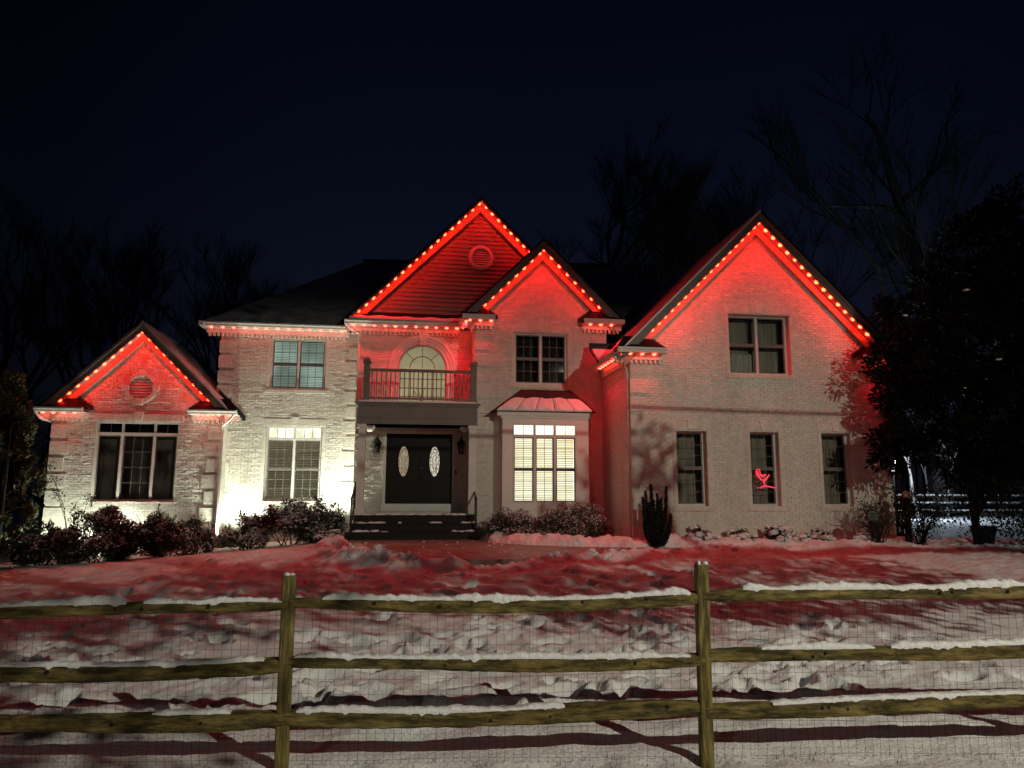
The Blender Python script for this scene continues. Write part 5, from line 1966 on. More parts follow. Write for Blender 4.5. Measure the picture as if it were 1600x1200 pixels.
def bush(name, lab, cat, loc, size, nleaf, lm, lw, mat_, seed, snow=0.4, group=None, spiky=0.0, nclump=22, snow_r=0.05, lean=0.0, stems=14, up_bias=0.6, floor=0.05):
    rg = np.random.default_rng(seed)
    t = thing(name, lab, cat, loc, group, local=True)
    nleaf = int(nleaf * 3.2)
    lm, lw = lm * 0.80, lw * 0.85
    nclump = int(nclump * 1.5)
    sx_, sy_, sz_ = size
    # clump centres
    C = []
    while len(C) < nclump:
        p = rg.uniform(-1, 1, 3)
        p[2] = rg.uniform(0.12, 1)
        q = p[0] ** 2 + p[1] ** 2 + (max(0, p[2] - 0.35) / 0.65) ** 2
        if q < 1.0 and q > 0.12:
            C.append(p)
    C = np.array(C) * np.array([sx_, sy_, sz_])
    r = 0.30 * np.array([min(sx_, sz_ * 1.2), min(sy_, sz_ * 1.2), sz_ * 0.8])
    idx = rg.integers(0, nclump, nleaf)
    off = rg.normal(size=(nleaf, 3))
    off /= np.linalg.norm(off, axis=1, keepdims=True)
    off *= rg.uniform(0.25, 1.0, (nleaf, 1)) ** 0.5
    P = C[idx] + off * r
    if spiky:
        ns = nleaf // 5
        k = rg.integers(0, nclump, ns)
        d = rg.normal(size=(ns, 3)) * 0.35 + np.array([0, 0, 1])
        # leaves along upright sprigs
        sp_ = 40
        base = C[rg.integers(0, nclump, sp_)]
        dirs = rg.normal(size=(sp_, 3)) * np.array([0.35, 0.3, 0.2]) + np.array([0, 0, 1.0])
        si = rg.integers(0, sp_, ns)
        tt = rg.uniform(0.2, 1, (ns, 1))
        P2 = base[si] + dirs[si] * tt * spiky + rg.normal(size=(ns, 3)) * 0.02
        P = np.vstack([P, P2])
        off = np.vstack([off, rg.normal(size=(ns, 3)) + np.array([0, 0, 0.4])])
    P[:, 2] = np.maximum(P[:, 2], floor)
    N = off * 1.0 + rg.normal(size=P.shape) * 0.5 + np.array([0, 0, up_bias])
    leaf_cloud('foliage', P, N, lm, lw, [M[mat_]], t, rg)
    sm = MB()
    for k in range(stems):
        c = C[rg.integers(0, nclump)]
        b0_ = np.array([rg.uniform(-0.3, 0.3) * sx_, rg.uniform(-0.3, 0.3) * sy_, -0.15])
        mid = (b0_ + c) / 2 + rg.normal(size=3) * 0.05
        sm.tube([tuple(b0_), tuple(mid), tuple(c)], [0.016, 0.011, 0.005], 5)
    sm.build('stems', M['darkbark'], t)
    if snow > 0:
        top = P[(P[:, 2] > sz_ * 0.35)]
        order = rg.permutation(len(top))[:int(snow * len(top) * 0.12)]
        S_ = top[order] + np.array([0, -0.02, 0.02])
        snow_pads('snow', S_[: len(S_) // 4], snow_r * 0.8, t, rg)
        # leaf-sized flakes of snow in patches on the upper side of the foliage
        pc = C[rg.permutation(len(C))[: max(3, int(len(C) * 0.55))]]
        nf = int(snow * nleaf * 0.50)
        pi = rg.integers(0, len(pc), nf)
        o_ = rg.normal(size=(nf, 3))
        o_ /= np.linalg.norm(o_, axis=1, keepdims=True)
        o_[:, 2] = np.abs(o_[:, 2]) * 0.9
        o_[:, 1] -= 0.25
        Pf = pc[pi] + o_ * r * 1.06
        leaf_cloud('snow', Pf, rg.normal(size=Pf.shape) * np.array([1, 1, 0.25]) + o_ * 0.3, lm * 0.8, lw * 1.0, [M['frost']], t, rg, kind='stuff')
    return t

def g3(x, y):
    return (x, y, gz(x, y))
G1 = 'snow-dusted shrubs along the left walls'
# long shrub under the left-wing window
bush('shrub', 'dark broadleaf shrub nearest the left end of the left-wing wall', 'shrub', g3(-9.15, 20.0), (0.75, 0.55, 0.95), 2600, 0.11, 0.045, 'rholeaf', 1, 0.30, G1, 0.18)
bush('shrub', 'tallest snow-tipped dark shrub under the left-wing window', 'shrub', g3(-7.75, 19.75), (0.95, 0.6, 1.22), 3800, 0.11, 0.045, 'rholeaf', 2, 0.42, G1, 0.15)
bush('shrub', 'dark spreading shrub under the right end of the left-wing window', 'shrub', g3(-6.45, 19.9), (0.85, 0.5, 0.98), 2800, 0.10, 0.04, 'rholeaf', 3, 0.30, G1, 0.32)
bush('shrub', 'thin sprouting shrub in front of the left downspout', 'shrub', g3(-5.62, 20.1), (0.40, 0.35, 0.75), 900, 0.09, 0.035, 'rholeaf', 4, 0.35, G1, 0.40, nclump=12)
# under the blinds window
bush('shrub', 'low reddish snow-dusted shrub right of the glaring floodlight', 'shrub', g3(-4.45, 20.4), (0.62, 0.5, 0.92), 1900, 0.09, 0.035, 'rholeaf', 5, 0.65, G1, 0.22)
bush('shrub', 'widest snow-dusted shrub under the lower blinds window', 'shrub', g3(-3.35, 20.5), (0.75, 0.5, 1.05), 2600, 0.09, 0.035, 'rholeaf', 6, 0.65, G1, 0.25)
bush('shrub', 'spiky snow-dusted shrub against the bright wall by the steps', 'shrub', g3(-2.40, 20.6), (0.60, 0.45, 0.98), 1900, 0.09, 0.032, 'rholeaf', 7, 0.45, G1, 0.40)
bush('shrub', 'small rounded snow-covered shrub at the left foot of the steps', 'shrub', g3(-2.12, 19.6), (0.38, 0.33, 0.36), 900, 0.06, 0.025, 'rholeaf', 8, 1.6, G1, 0.0, nclump=14, snow_r=0.06)
# either side of the bay window's foot
G2 = 'clipped shrubs under the bay window'
bush('shrub', 'lower clipped snow-speckled shrub at the right of the steps', 'shrub', g3(2.58, 18.85), (0.74, 0.5, 0.74), 3600, 0.055, 0.028, 'rholeaf', 9, 0.75, G2, 0.10, nclump=40, snow_r=0.032)
bush('shrub', 'larger clipped snow-speckled shrub under the right half of the bay window', 'shrub', g3(4.22, 18.6), (0.92, 0.6, 0.90), 5000, 0.055, 0.028, 'rholeaf', 10, 0.75, G2, 0.10, nclump=50, snow_r=0.032)
# low snowed-in plants along the right wing
G3_ = 'low plants buried in snow along the right wing'
for k, (x, y, s, lab) in enumerate(((7.05, 16.85, 0.42, 'low snow-laden plant under the first garage-side window'), (8.05, 16.85, 0.36, 'flattened snowy plant between the first and middle lower windows'),
                                    (9.02, 16.80, 0.55, 'largest snow-covered mound of leaves under the middle lower window'), (10.05, 16.85, 0.40, 'low snowy plant between the middle and last lower windows'),
                                    (11.15, 16.7, 0.34, 'tiny snowy plant beneath the hanging green sign'))):
    bush('low_plant', lab, 'plant', (x, y, gz(x, y) - 0.06), (s, s * 0.7, s * 0.72), 800, 0.15, 0.038, 'needle', 20 + k, 1.3, G3_, 0.16, nclump=10, snow_r=0.11, stems=6)

# upright dark conifer at the left corner of the right wing
def upright(lab, loc, seed):
    rg = np.random.default_rng(seed)
    t = thing('columnar_conifer', lab, 'conifer', loc, local=True)
    sm = MB()
    P, N = [], []
    tips = [(-0.33, -0.02, 1.12), (-0.24, 0.05, 1.28), (-0.12, 0, 1.42), (-0.05, 0.06, 1.05), (0.10, 0.0, 1.02), (0.26, 0.03, 1.36), (0.20, -0.04, 0.85), (0.34, 0.0, 0.72), (-0.30, 0.0, 0.55), (0.30, 0.05, 0.5), (0.0, -0.1, 0.9), (0.06, 0.1, 1.2), (-0.2, -0.1, 0.8), (0.12, -0.1, 0.7), (-0.1, -0.12, 0.6), (0.02, 0.05, 0.75), (0.15, 0.1, 1.1), (-0.15, 0.1, 1.0)]
    for (tx, ty, tz) in tips:
        b0_ = np.array([tx * 0.25, ty * 0.3, 0.0])
        e = np.array([tx, ty, tz])
        m_ = (b0_ + e) / 2 + np.array([tx * 0.35, 0, -0.05])
        sm.tube([tuple(b0_), tuple(m_), tuple(e)], [0.03, 0.02, 0.006], 5)
        n = 640
        tt = rg.uniform(0.12, 1.0, (n, 1))
        c = (1 - tt) ** 2 * b0_ + 2 * tt * (1 - tt) * m_ + tt ** 2 * e
        rad = 0.090 * (1.10 - 0.75 * tt)
        o = rg.normal(size=(n, 3))
        o /= np.linalg.norm(o, axis=1, keepdims=True)
        P.append(c + o * rad * rg.uniform(0.4, 1, (n, 1)))
        N.append(o * 0.7 + (e - b0_) / np.linalg.norm(e - b0_) * 1.2)
    sm.build('stems', M['darkbark'], t)
    leaf_cloud('foliage', np.vstack(P), np.vstack(N), 0.085, 0.024, [M['needle']], t, rg)
upright('narrow dark upright conifer before the left corner of the right wing', g3(5.72, 16.35), 31)

# tall arborvitae at the left edge
def conifer(name, lab, loc, H, rad, seed, n=9000, mat_='litleaf', L=0.13, Wd=0.045, top=0.45):
    rg = np.random.default_rng(seed)
    t = thing(name, lab, 'evergreen tree', loc, local=True)
    m = MB()
    m.tube([(0, 0, -0.2), (0.03, 0, H * 0.5), (0, 0.02, H * 0.95)], [0.10, 0.07, 0.02], 7)
    for k in range(26):
        z = H * rg.uniform(0.08, 0.9)
        a = rg.uniform(0, 6.28)
        r = rad * (1 - (z / H) ** 1.6 * (1 - top)) * 0.75
        m.tube([(0, 0, z), (math.cos(a) * r * 0.5, math.sin(a) * r * 0.5, z + 0.15), (math.cos(a) * r, math.sin(a) * r, z + 0.25)], [0.025, 0.016, 0.006], 4)
    m.build('trunk', M['darkbark'], t)
    nc = 150
    zc = H * rg.uniform(0.05, 1.0, nc)
    ac = rg.uniform(0, 2 * math.pi, nc)
    prof_ = rad * np.where(zc / H < 0.25, 0.75 + zc / H, 1 - ((zc / H - 0.25) / 0.75) ** 1.5 * (1 - 0.12))
    rc = prof_ * rg.uniform(0.45, 1.0, nc) ** 0.6
    C = np.column_stack([np.cos(ac) * rc, np.sin(ac) * rc, zc])
    idx = rg.integers(0, nc, n)
    o = rg.normal(size=(n, 3))
    o /= np.linalg.norm(o, axis=1, keepdims=True)
    P = C[idx] + o * np.array([0.34, 0.34, 0.42]) * rad * 0.42 * rg.uniform(0.2, 1, (n, 1)) ** 0.5
    P[:, 2] = np.maximum(P[:, 2], 0.05)
    leaf_cloud('crown', P, o + rg.normal(size=(n, 3)) * 0.4 + np.array([0, 0, 0.8]), L, Wd, [M[mat_]], t, rg)
    return t
conifer('arborvitae_tree', 'leafy evergreen beside the left wing, its lower leaves lit by a floodlight', g3(-10.45, 20.1), 5.0, 0.98, 41, 14000)
conifer('arborvitae_tree', 'dark evergreen at the very left edge of the yard', g3(-12.9, 20.6), 5.6, 1.25, 42, 9000)
# a few wild sprigs in front of the left wall
sp_t = thing('sapling', 'thin sapling with a few dark leaf clusters against the left wing wall', 'sapling', g3(-8.95, 20.75), local=True)
m = MB()
pts_tips = [(-0.75, 0, 2.6), (-0.45, 0, 1.75), (0.33, 0, 1.62), (0.02, 0, 1.35), (-0.6, 0.05, 2.15)]
for p in pts_tips:
    m.tube([(0, 0, -0.1), (p[0] * 0.35, 0, p[2] * 0.55), p], [0.012, 0.008, 0.004], 5)
m.build('stem', M['darkbark'], sp_t)
rg = np.random.default_rng(5)
PP = np.vstack([np.array(p) + rg.normal(size=(60, 3)) * np.array([0.09, 0.06, 0.11]) for p in pts_tips])
leaf_cloud('foliage', PP, rg.normal(size=PP.shape), 0.085, 0.04, [M['rholeaf']], sp_t, rg)
# arching fronds that throw long streaks of shadow up the left wing
fz = thing('ornamental_grass', 'arching ornamental grass between the left-wing shrubs and the wall', 'ornamental grass', g3(-7.10, 21.15), local=True)
m = MB()
gr = random.Random(9)
for k in range(46):
    a = gr.uniform(-0.9, 0.9)
    l = gr.uniform(0.7, 1.35)
    w = gr.uniform(0.012, 0.026)
    dx, dy = math.sin(a), 0.25 * gr.uniform(-1, 1)
    pr_ = []
    for q in range(6):
        t_ = q / 5
        pr_.append(Vector((dx * l * 0.75 * t_ ** 1.4, dy * l * t_, 0.05 + l * (t_ - 0.30 * t_ * t_ * abs(dx)))))
    for q in range(5):
        w0, w1 = w * (1 - q / 5.2), w * (1 - (q + 1) / 5.2)
        p0, p1 = pr_[q], pr_[q + 1]
        m.add([p0 + Vector((-w0, 0, 0)), p0 + Vector((w0, 0, 0)), p1 + Vector((w1, 0, 0)), p1 + Vector((-w1, 0, 0))], [(0, 1, 2, 3)])
m.build('blades', M['drygrass'], fz)

# --- bare trees -------------------------------------------------------
def bare_tree(seed, H, spread, trunk_r, levels=5, up=0.55, twig_n=5, fork=0.3, lean=(0, 0), first=0.28, sides=(7, 5, 4, 3, 3, 3), shrink=0.72, haze=11):
    g = random.Random(seed)
    trunk, tw = MB(), MB()
    tips = []
    def grow(p, d, length, r, lv):
        n = 4 if lv < 2 else 3
        pts, rad = [Vector(p)], [r]
        dd = Vector(d)
        for i in range(n):
            dd = (dd + Vector((g.gauss(0, 0.13), g.gauss(0, 0.13), g.gauss(0.03, 0.10)))).normalized()
            pts.append(pts[-1] + dd * length / n)
            rad.append(r * (1 - 0.45 * (i + 1) / n))
        (trunk if lv < 2 else tw).tube(pts, rad, sides[min(lv, 5)], cap=False)
        if lv >= levels:
            tips.append((tuple(pts[-1]), tuple(dd), length))
            return
        nb = g.choice((2, 3, 3)) if lv < 2 else g.choice((3, 4, 4)) + (twig_n if lv == levels - 1 else 0)
        for b in range(nb):
            t = 1.0 if b == 0 else g.uniform(0.35, 0.98)
            k = min(n - 1, int(t * n))
            q = pts[k].lerp(pts[k + 1], t * n - k)
            a = g.uniform(0, 6.28)
            s = spread * g.uniform(0.6, 1.25)
            side = Vector((math.cos(a), math.sin(a), 0))
            nd = (dd * (1 - s * 0.4) + side * s * 0.75 + Vector((0, 0, up * 0.4))).normalized()
            grow(q, nd, length * shrink * g.uniform(0.75, 1.1), max(0.010, rad[k] * (0.8 if b == 0 else 0.6)), lv + 1)
    grow((0, 0, -0.3), Vector((lean[0], lean[1], 1)).normalized(), H * first, trunk_r, 0)
    zmax = max(v[2] for v in trunk.v + tw.v)
    s = H / zmax
    for mb in (trunk, tw):
        mb.v = [(x * s, y * s, z * s) for x, y, z in mb.v]
    tg = random.Random(seed + 5)
    if haze:
        for (p, d, l) in tips:
            p, d = Vector(p) * s, Vector(d)
            for k in range(haze):
                e = (d + Vector((tg.gauss(0, 0.45), tg.gauss(0, 0.45), tg.gauss(0.15, 0.4)))).normalized()
                q = p - d * (l * s * tg.uniform(0, 0.8))
                f = q + e * tg.uniform(0.5, 1.5)
                w = Vector((-e.z, 0, e.x)) * tg.uniform(0.004, 0.009)
                if w.length < 1e-4:
                    w = Vector((0.006, 0, 0))
                tw.add([q - w, q + w, f], [(0, 1, 2)])
    return trunk, tw
G4 = 'bare winter trees behind the house'
def tree(lab, loc, seed, H, spread, tr_, bark='darkbark', **k):
    t = thing('bare_tree', lab, 'tree', loc, G4, local=True)
    a, b = bare_tree(seed, H, spread, tr_, **k)
    a.build('trunk', M[bark], t)
    b.build('crown', M[bark], t)
    return t
tA = tree('broad bare tree rising directly behind the bay-window gable', (9.3, 40, 0.3), 51, 22.5, 0.75, 0.42, levels=5, twig_n=3)
tB = tree('bare tree behind the roof ridge, leaning to the right', (13.2, 41, 0.3), 52, 21.5, 0.7, 0.36, levels=5, twig_n=3, lean=(0.12, 0))
tC = tree('dim bare tree behind the left slope of the right-wing roof', (18.9, 42, 0.3), 53, 22.0, 0.6, 0.34, levels=5, twig_n=3)
tD = tree('dim bare tree behind the peak of the right-wing gable', (23.2, 40, 0.3), 54, 21.5, 0.6, 0.34, levels=5, twig_n=3)
dup(tC, (-9.4, 38, -0.4), 2.1, 'dense bare tree behind the left wing, at the end of the main roof', 0.70)
dup(tD, (-12.6, 37, -0.4), 1.2, 'dense bare tree behind the peak of the left wing', 0.72)
dup(tC, (-15.8, 40, -0.4), 0.7, 'dense bare tree behind the left slope of the left wing', 0.74)
dup(tD, (-10.9, 43, -0.4), 4.0, 'bare tree standing farthest back on the left', 0.74)
dup(tC, (-20.5, 39, -0.4), 5.0, 'bare tree rising behind the tall evergreen at the left', 0.80)
# pale, hand-shaped limbs of the big tree at the right
bt = thing('bare_tree', 'tall pale-barked tree with curving limbs right of the right-wing gable', 'tree', (27.0, 34, 0.3), G4)
m = MB()
m.tube([(27.6, 34, 0.0), (27.45, 34, 6), (27.5, 34, 11.7), (27.3, 34, 13.4), (26.75, 34.1, 15.2), (26.25, 34, 17.0), (25.9, 34, 18.6), (25.45, 33.9, 20.2), (25.1, 34, 21.6), (24.6, 34.1, 22.4)], [0.52, 0.46, 0.40, 0.36, 0.32, 0.27, 0.23, 0.18, 0.13, 0.07], 9)
m.tube([(26.5, 34, 15.9), (25.9, 33.8, 16.5), (25.0, 33.6, 16.75), (24.0, 33.5, 16.7), (22.8, 33.4, 16.6), (21.4, 33.3, 16.5)], [0.20, 0.17, 0.15, 0.12, 0.09, 0.05], 7)
m.tube([(26.2, 34, 17.2), (27.2, 34, 18.0), (28.2, 34.2, 18.9), (28.9, 34.2, 20.2)], [0.16, 0.13, 0.10, 0.06], 6)
m.tube([(27.1, 34, 14.0), (28.0, 33.6, 14.6), (28.6, 33.5, 13.9), (29.3, 33.4, 13.0)], [0.10, 0.08, 0.06, 0.03], 5)
m.build('trunk', M['limbbark'], bt)
tw = MB()
g = random.Random(77)
def twigs(p, d, l, r, lv):
    p, d = Vector(p), Vector(d)
    q = p + d * l * 0.5 + Vector((g.gauss(0, 0.08), g.gauss(0, 0.08), 0))
    e = q + (d + Vector((g.gauss(0, 0.25), g.gauss(0, 0.25), g.gauss(0.05, 0.2)))).normalized() * l * 0.5
    tw.tube([p, q, e], [r, r * 0.75, r * 0.45], 3, cap=False)
    if lv > 0:
        for k in range(4):
            nd = (d + Vector((g.gauss(0, 0.6), g.gauss(0, 0.6), g.gauss(0.15, 0.5)))).normalized()
            twigs(p.lerp(e, g.uniform(0.3, 1.0)), nd, l * g.uniform(0.55, 0.8), r * 0.55, lv - 1)
for (p, d, l) in (((26.2, 34, 17.2), (-0.6, 0, 0.8), 3.4), ((25.4, 34, 20.3), (0.3, 0, 1), 3.2), ((25.1, 34, 21.5), (-0.8, 0, 0.6), 3.0), ((24.8, 34, 22.3), (0.2, 0, 1), 3.4), ((28.9, 34.2, 20.2), (0.3, 0, 1), 3.4), ((28.2, 34.2, 18.9), (0.8, 0, 0.7), 3.0),
                  ((21.4, 33.3, 16.5), (-0.9, 0, 0.2), 2.2), ((23.2, 33.4, 16.6), (-0.4, 0, -0.8), 1.8), ((24.6, 33.5, 16.7), (-0.3, 0, 0.9), 2.4), ((27.3, 34, 13.6), (-0.9, -0.2, 0.3), 2.6), ((27.5, 34, 11.8), (-0.9, -0.3, 0.2), 2.8), ((27.5, 34, 12.4), (-0.8, -0.5, -0.2), 2.4), ((27.4, 34, 13.0), (0.8, -0.3, 0.5), 2.6)):
    twigs(p, Vector(d).normalized(), l, 0.06, 3)
tw.build('crown', M['darkbark'], bt)
tree('second pale tree trunk right of the curving-limbed tree', (29.2, 36, 0.3), 61, 25.0, 0.5, 0.34, 'bark', levels=4, first=0.42)
tree('bare tree with a forked top above the dark evergreen', (31.9, 35, 0.3), 62, 24.0, 0.55, 0.30, 'bark', levels=4, first=0.40)

# --- the broad dark evergreen at the right --------------------------------
mg = thing('magnolia_tree', 'big dark broadleaf evergreen filling the right side of the yard', 'tree', (13.62, 15.8, 0.3), local=True)
rg = np.random.default_rng(91)
m = MB()
m.tube([(0.3, 0.4, -0.3), (0.25, 0.4, 2.0), (0.2, 0.3, 5.0), (0.1, 0.2, 8.0)], [0.10, 0.09, 0.08, 0.03], 8)
lob = [(-1.75, 0, 4.6, 1.15), (-1.65, 0.1, 3.5, 1.05), (-1.75, 0.0, 2.35, 0.95), (-0.9, 0, 5.4, 1.35), (-0.5, 0, 3.6, 1.5), (-0.6, 0, 2.2, 1.1), (0.2, 0, 6.3, 1.5), (0.6, 0, 4.9, 1.7), (0.9, 0, 3.2, 1.6), (1.2, 0.2, 7.4, 1.5), (1.9, 0, 5.8, 1.7), (2.1, 0, 4.0, 1.7), (2.0, 0, 2.3, 1.2), (2.9, 0.2, 7.6, 1.5), (3.2, 0, 5.0, 1.6), (3.3, 0, 3.0, 1.4), (0.9, 0, 2.0, 1.0), (2.2, 0.2, 8.7, 1.1), (-1.1, -0.2, 4.3, 0.9), (0.3, -0.4, 1.75, 0.75)]
for (x, y, z, r) in lob:
    m.tube([(0.25, 0.4, max(0.6, z - 1.2)), (x * 0.55, y, z - 0.35), (x, y, z)], [0.06, 0.04, 0.012], 5)
m.build('trunk', M['darkbark'], mg)
Pl, Nl = [], []
for (x, y, z, r) in lob:
    nsub = int(16 * r * r) + 8
    d = rg.normal(size=(nsub, 3))
    d /= np.linalg.norm(d, axis=1, keepdims=True)
    cs_ = np.array([x, y, z]) + d * r * rg.uniform(0.45, 0.95, (nsub, 1)) * np.array([1, 0.95, 0.85])
    n = int(2300 * r * r)
    idx = rg.integers(0, nsub, n)
    o = rg.normal(size=(n, 3))
    o /= np.linalg.norm(o, axis=1, keepdims=True)
    Pl.append(cs_[idx] + o * 0.30 * rg.uniform(0.2, 1, (n, 1)) ** 0.6)
    Nl.append(o + d[idx] * 0.7)
Pm = np.vstack(Pl)
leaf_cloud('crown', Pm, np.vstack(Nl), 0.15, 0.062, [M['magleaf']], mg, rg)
# hanging low sprays
sprays = [(-0.2, -0.9, 0.65), (0.1, -1.0, 0.35), (-0.9, -0.6, 0.8), (-1.4, -0.4, 0.9), (-0.5, -0.5, 1.15), (1.6, -0.4, 0.7), (2.1, -0.6, 0.55), (-1.9, -0.2, 1.1), (0.5, -0.4, 1.1), (0.3, -0.5, 0.7), (1.0, -0.3, 1.2), (-0.9, -0.2, 1.35)]
Ps = np.vstack([np.array(s) + rg.normal(size=(170, 3)) * np.array([0.22, 0.16, 0.22]) for s in sprays])
Ps[:, 2] = np.maximum(Ps[:, 2], 0.03)
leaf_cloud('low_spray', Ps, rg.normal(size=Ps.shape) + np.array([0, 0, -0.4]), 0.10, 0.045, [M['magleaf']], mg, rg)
m = MB()
for s in sprays:
    m.tube([(0.2, 0.2, 1.9), (s[0] * 0.5, s[1] * 0.5, (s[2] + 1.9) / 2 + 0.2), s], [0.035, 0.02, 0.006], 5)
m.build('low_branch', M['darkbark'], mg)
top = Pm[(Pm[:, 1] < -0.35)]
snow_pads('snow', top[rg.permutation(len(top))[:9]] + np.array([0, -0.05, 0.02]), 0.07, mg, rg, 0.35)
# single leaves that stand out against the lit wall
lf = MB()
lf.add([(0, 0, -0.08), (0.032, 0.006, 0), (0, -0.015, 0.085), (-0.032, 0.006, 0)], [(0, 1, 2, 3)])
leaf_mesh = lf.mesh('leaf', [M['magleaf']])
edge = Pm[(Pm[:, 0] < -1.7) & (Pm[:, 1] < 0.2)]
for k in range(45):
    p = edge[rg.integers(0, len(edge))]
    o = put(bpy.data.objects.new('leaf', leaf_mesh), mg)
    o.location = tuple(p + np.array([rg.uniform(-0.06, 0.02), rg.uniform(-0.08, 0.05), rg.uniform(-0.05, 0.05)]))
    o.rotation_euler = tuple(rg.uniform(-1.3, 1.3, 3))

# twiggy deciduous shrub at the right corner
def twiggy(lab, loc, w, h, n, seed, leafy=0, lm='dryleaf', bark='bark'):
    rg_ = random.Random(seed)
    t = thing('twiggy_shrub', lab, 'shrub', loc, 'twiggy shrubs at the right corner of the house', local=True)
    m = MB()
    tips = []
    for k in range(n):
        a = rg_.uniform(0, 6.28)
        s = rg_.uniform(0.2, 1.0)
        p0 = Vector((rg_.gauss(0, 0.06), rg_.gauss(0, 0.06), -0.1))
        p2 = Vector((math.cos(a) * w * s, math.sin(a) * w * s * 0.7, h * rg_.uniform(0.6, 1.05) * (1 - 0.25 * s)))
        p1 = p0.lerp(p2, 0.5) + Vector((rg_.gauss(0, 0.05), rg_.gauss(0, 0.05), 0.1))
        m.tube([p0, p1, p2], [0.012, 0.008, 0.003], 4)
        for q in range(9):
            u = rg_.uniform(0.3, 1)
            b0_ = p0.lerp(p1, u * 2) if u < 0.5 else p1.lerp(p2, u * 2 - 1)
            e = b0_ + Vector((rg_.gauss(0, 0.15), rg_.gauss(0, 0.12), rg_.gauss(0.06, 0.12)))
            m.tube([b0_, e], [0.005, 0.002], 3, cap=False)
            tips.append(e)
            for z in range(2):
                e2 = e + Vector((rg_.gauss(0, 0.08), rg_.gauss(0, 0.06), rg_.gauss(0.02, 0.07)))
                m.tube([b0_.lerp(e, 0.6), e2], [0.003, 0.0015], 3, cap=False)
                tips.append(e2)
    m.build('twigs', M[bark], t)
    if leafy:
        g_ = np.random.default_rng(seed)
        T = np.array([tuple(v) for v in tips])
        P = T[g_.integers(0, len(T), leafy)] + g_.normal(size=(leafy, 3)) * 0.05
        leaf_cloud('foliage', P, g_.normal(size=P.shape), 0.075, 0.035, [M[lm]], t, g_)
    return t
twiggy('fine twiggy pale shrub around the hanging green sign', g3(11.3, 16.3), 0.75, 1.25, 34, 71, 500, 'dryleaf', 'bark')
twiggy('dark leafy shrub beside the pink-topped post', g3(12.35, 16.2), 0.70, 1.35, 26, 72, 900, 'magleaf', 'darkbark')
twiggy('tan-leaved shrub in the lit gap past the house corner', g3(13.6, 18.5), 1.1, 1.75, 34, 73, 1500, 'dryleaf', 'bark')
twiggy('sparse dark shrub at the right edge of the driveway', g3(15.3, 16.0), 0.65, 0.9, 24, 74, 700, 'magleaf', 'darkbark')

# ------------------------------------------------------------------ the lit neighbour's yard glimpsed past the corner
nl = thing('lamp_post', 'glowing white globe lamp post far behind the right house corner', 'lamp post', (21.78, 30, 0.3))
m = MB()
m.tube([(21.78, 30, 0.2), (21.78, 30, 2.45)], 0.05, 8)
m.build('pole', M['black'], nl)
m = MB()
m.blob((21.78, 30, 2.78), 0.21, 0.36, rnd, 0.0, n=14, rings=8)
m.build('globe', M['globe'], nl, smooth=True)
gl_ = bpy.data.lights.new('globe_light', 'POINT')
gl_.energy = 800
gl_.color = (0.72, 0.85, 1.0)
gl_.shadow_soft_size = 0.3
lo = put(bpy.data.objects.new('globe_light', gl_), nl)
lo.location = (21.9, 29.5, 3.0)
bf = thing('rail_fence', 'distant snow-capped rail fence in the lit yard past the evergreen', 'fence', (27, 31, 0.3))
for k in range(8):
    x = 23.0 + k * 2.4
    m = MB()
    m.box(x - 0.07, 31.93, 0.1, x + 0.07, 32.07, 1.45)
    m.build('post', M['bark'], bf)
    for z in (0.55, 0.92, 1.28):
        m = MB()
        m.box(x + 0.07, 31.96, z - 0.06, x + 2.33, 32.04, z + 0.06)
        r_ = m.build('rail', M['bark'], bf)
        m = MB()
        for q in range(9):
            m.blob((x + 0.2 + q * 0.25, 32.0, z + 0.07), 0.16, 0.05, rnd, 0.3, n=6, rings=3)
        m.build('snow', M['rsnow'], r_)
G5 = 'thin young trees in the lit yard past the house corner'
for k, (x, y, h, lab) in enumerate(((23.6, 31, 6.5, 'thin leaning sapling nearest the globe lamp'), (24.9, 33, 7.5, 'thin straight sapling second from the globe lamp'), (26.0, 32, 7.0, 'pale sapling with a crook in its stem past the house corner'),
                                    (26.9, 34.5, 8.0, 'thin dark sapling between two pale ones past the house corner'), (28.2, 33, 7.5, 'forked pale sapling at the edge of the dark evergreen'), (22.9, 35, 7.0, 'slim sapling directly behind the globe lamp'))):
    t = thing('sapling', lab, 'tree', (x, y, 0.3), G5, local=True)
    a, b = bare_tree(100 + k, h, 0.45, 0.085, levels=3, first=0.5, twig_n=1, haze=2)
    a.build('trunk', M['palebark'], t)
    b.build('crown', M['bark'], t)
pt_ = thing('bare_tree', 'thick mottled pale trunk half hidden by the dark evergreen', 'tree', (28.6, 28.5, 0.3), G4)
m = MB()
m.tube([(28.6, 28.5, 0), (28.5, 28.5, 3), (28.35, 28.5, 6), (28.2, 28.5, 11)], [0.36, 0.30, 0.27, 0.22], 10)
m.build('trunk', M['palebark'], pt_)
m = MB()
for k in range(14):
    z = 5 + k * 0.45
    a = k * 2.4
    m.tube([(28.35, 28.5, z), (28.35 + math.cos(a) * 0.9, 28.5 + math.sin(a) * 0.9, z + 0.5), (28.35 + math.cos(a) * 1.6, 28.5 + math.sin(a) * 1.6, z + 1.4)], [0.07, 0.04, 0.015], 5)
m.build('crown', M['bark'], pt_)
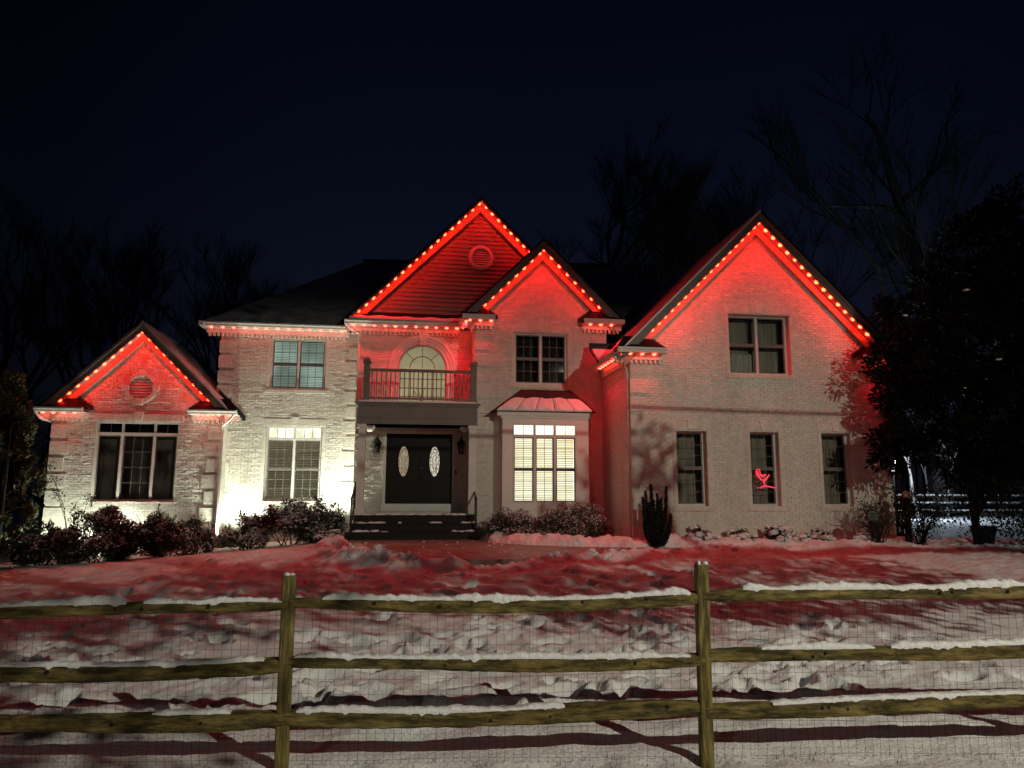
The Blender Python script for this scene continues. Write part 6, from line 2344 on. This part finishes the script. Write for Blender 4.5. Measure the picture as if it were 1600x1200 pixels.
# far dark woods closing the horizon
fw_ = MB()
g = random.Random(15)
for k in range(420):
    x = g.uniform(-140, 190)
    y = g.uniform(75, 120)
    h = g.uniform(7, 13)
    fw_.tube([(x, y, -1), (x + g.gauss(0, 0.3), y, h * 0.5), (x + g.gauss(0, 0.8), y, h)], [0.22, 0.16, 0.04], 4, cap=False)
    for q in range(12):
        z = h * g.uniform(0.25, 0.95)
        a = g.uniform(0, 6.28)
        l = g.uniform(1.0, 2.6)
        fw_.tube([(x, y, z), (x + math.cos(a) * l, y + math.sin(a) * l, z + l * 0.8)], [0.07, 0.02], 3, cap=False)
fw_.build('far_woods', M['darkbark'], kind='stuff', label='distant bare woods closing the horizon behind the house')

# roadside tree beside the street lamp; its long low limb keeps the lamp off the back of the yard and dapples the left wing
RT = np.array([11.95, 0.68, 0.0])
rt_ = thing('roadside_tree', 'leafy roadside tree with one long limb reaching out below the street lamp', 'tree', tuple(RT), local=True)
rg = np.random.default_rng(17)
LP = np.array(STREET_POS)
def from_lamp(az, el, d):
    a, e = R(az), R(el)
    return LP + np.array([math.sin(a) * d, math.cos(a) * d, -math.tan(e) * d]) - RT
boughs = []
for k in range(88):                     # the low tier
    az = rg.uniform(-52, -3)
    hi = 21.0 if az > -20 else 19.0
    lo_ = 30.2 if az > -29 else 26.0
    if az < -46:
        lo_ = 29.0
    boughs.append((from_lamp(az, rg.uniform(hi + 0.8, lo_ - 0.8), rg.uniform(7.2, 8.4)), 0.21, int(66 if az > -29 else 44)))
nlow = len(boughs)
for k in range(48):                     # the upper tier
    boughs.append((from_lamp(rg.uniform(-40, -28.5), rg.uniform(3, 16), rg.uniform(7.2, 8.4)), 0.30, 22))
nup = len(boughs)
for (x, z, r, n) in ((5.72, 2.85, 0.17, 26), (5.70, 2.3, 0.22, 40), (6.25, 1.8, 0.17, 26), (6.0, 2.35, 0.2, 26), (5.8, 1.7, 0.2, 26)):   # sprigs shading the corner of the right wing
    t_ = 0.33
    boughs.append((LP + (np.array([x, 17.3, z]) - LP) * t_ - RT, r * 0.9, n))
m = MB()
m.tube([(0, 0, -0.2), (0.05, 0.0, 2.5), (0.0, 0.0, 4.6), (0.0, 0.05, 5.9), (0.1, 0.1, 6.6)], [0.21, 0.17, 0.13, 0.08, 0.03], 8)
limb = [from_lamp(a, 22.5 + 0.6 * math.sin(a), 7.8) for a in range(9, -53, -3)]
m.tube([tuple(p) for p in limb], [0.085 - 0.07 * k / len(limb) for k in range(len(limb))], 6)
for i, (c, r, n) in enumerate(boughs):
    q = min(limb, key=lambda p: float(((p - c) ** 2).sum()))
    m.tube([tuple(q), tuple((q + c) / 2 + np.array([0, 0.05, 0.03])), tuple(c)], [0.018, 0.012, 0.006], 4)
m.build('trunk', M['bark'], rt_)
Pb = np.vstack([c + rg.normal(size=(n, 3)) * r * np.array([1.0, 0.9, 0.5]) for (c, r, n) in boughs])
leaf_cloud('crown', Pb, rg.normal(size=Pb.shape), 0.15, 0.075, [M['rholeaf']], rt_, rg)
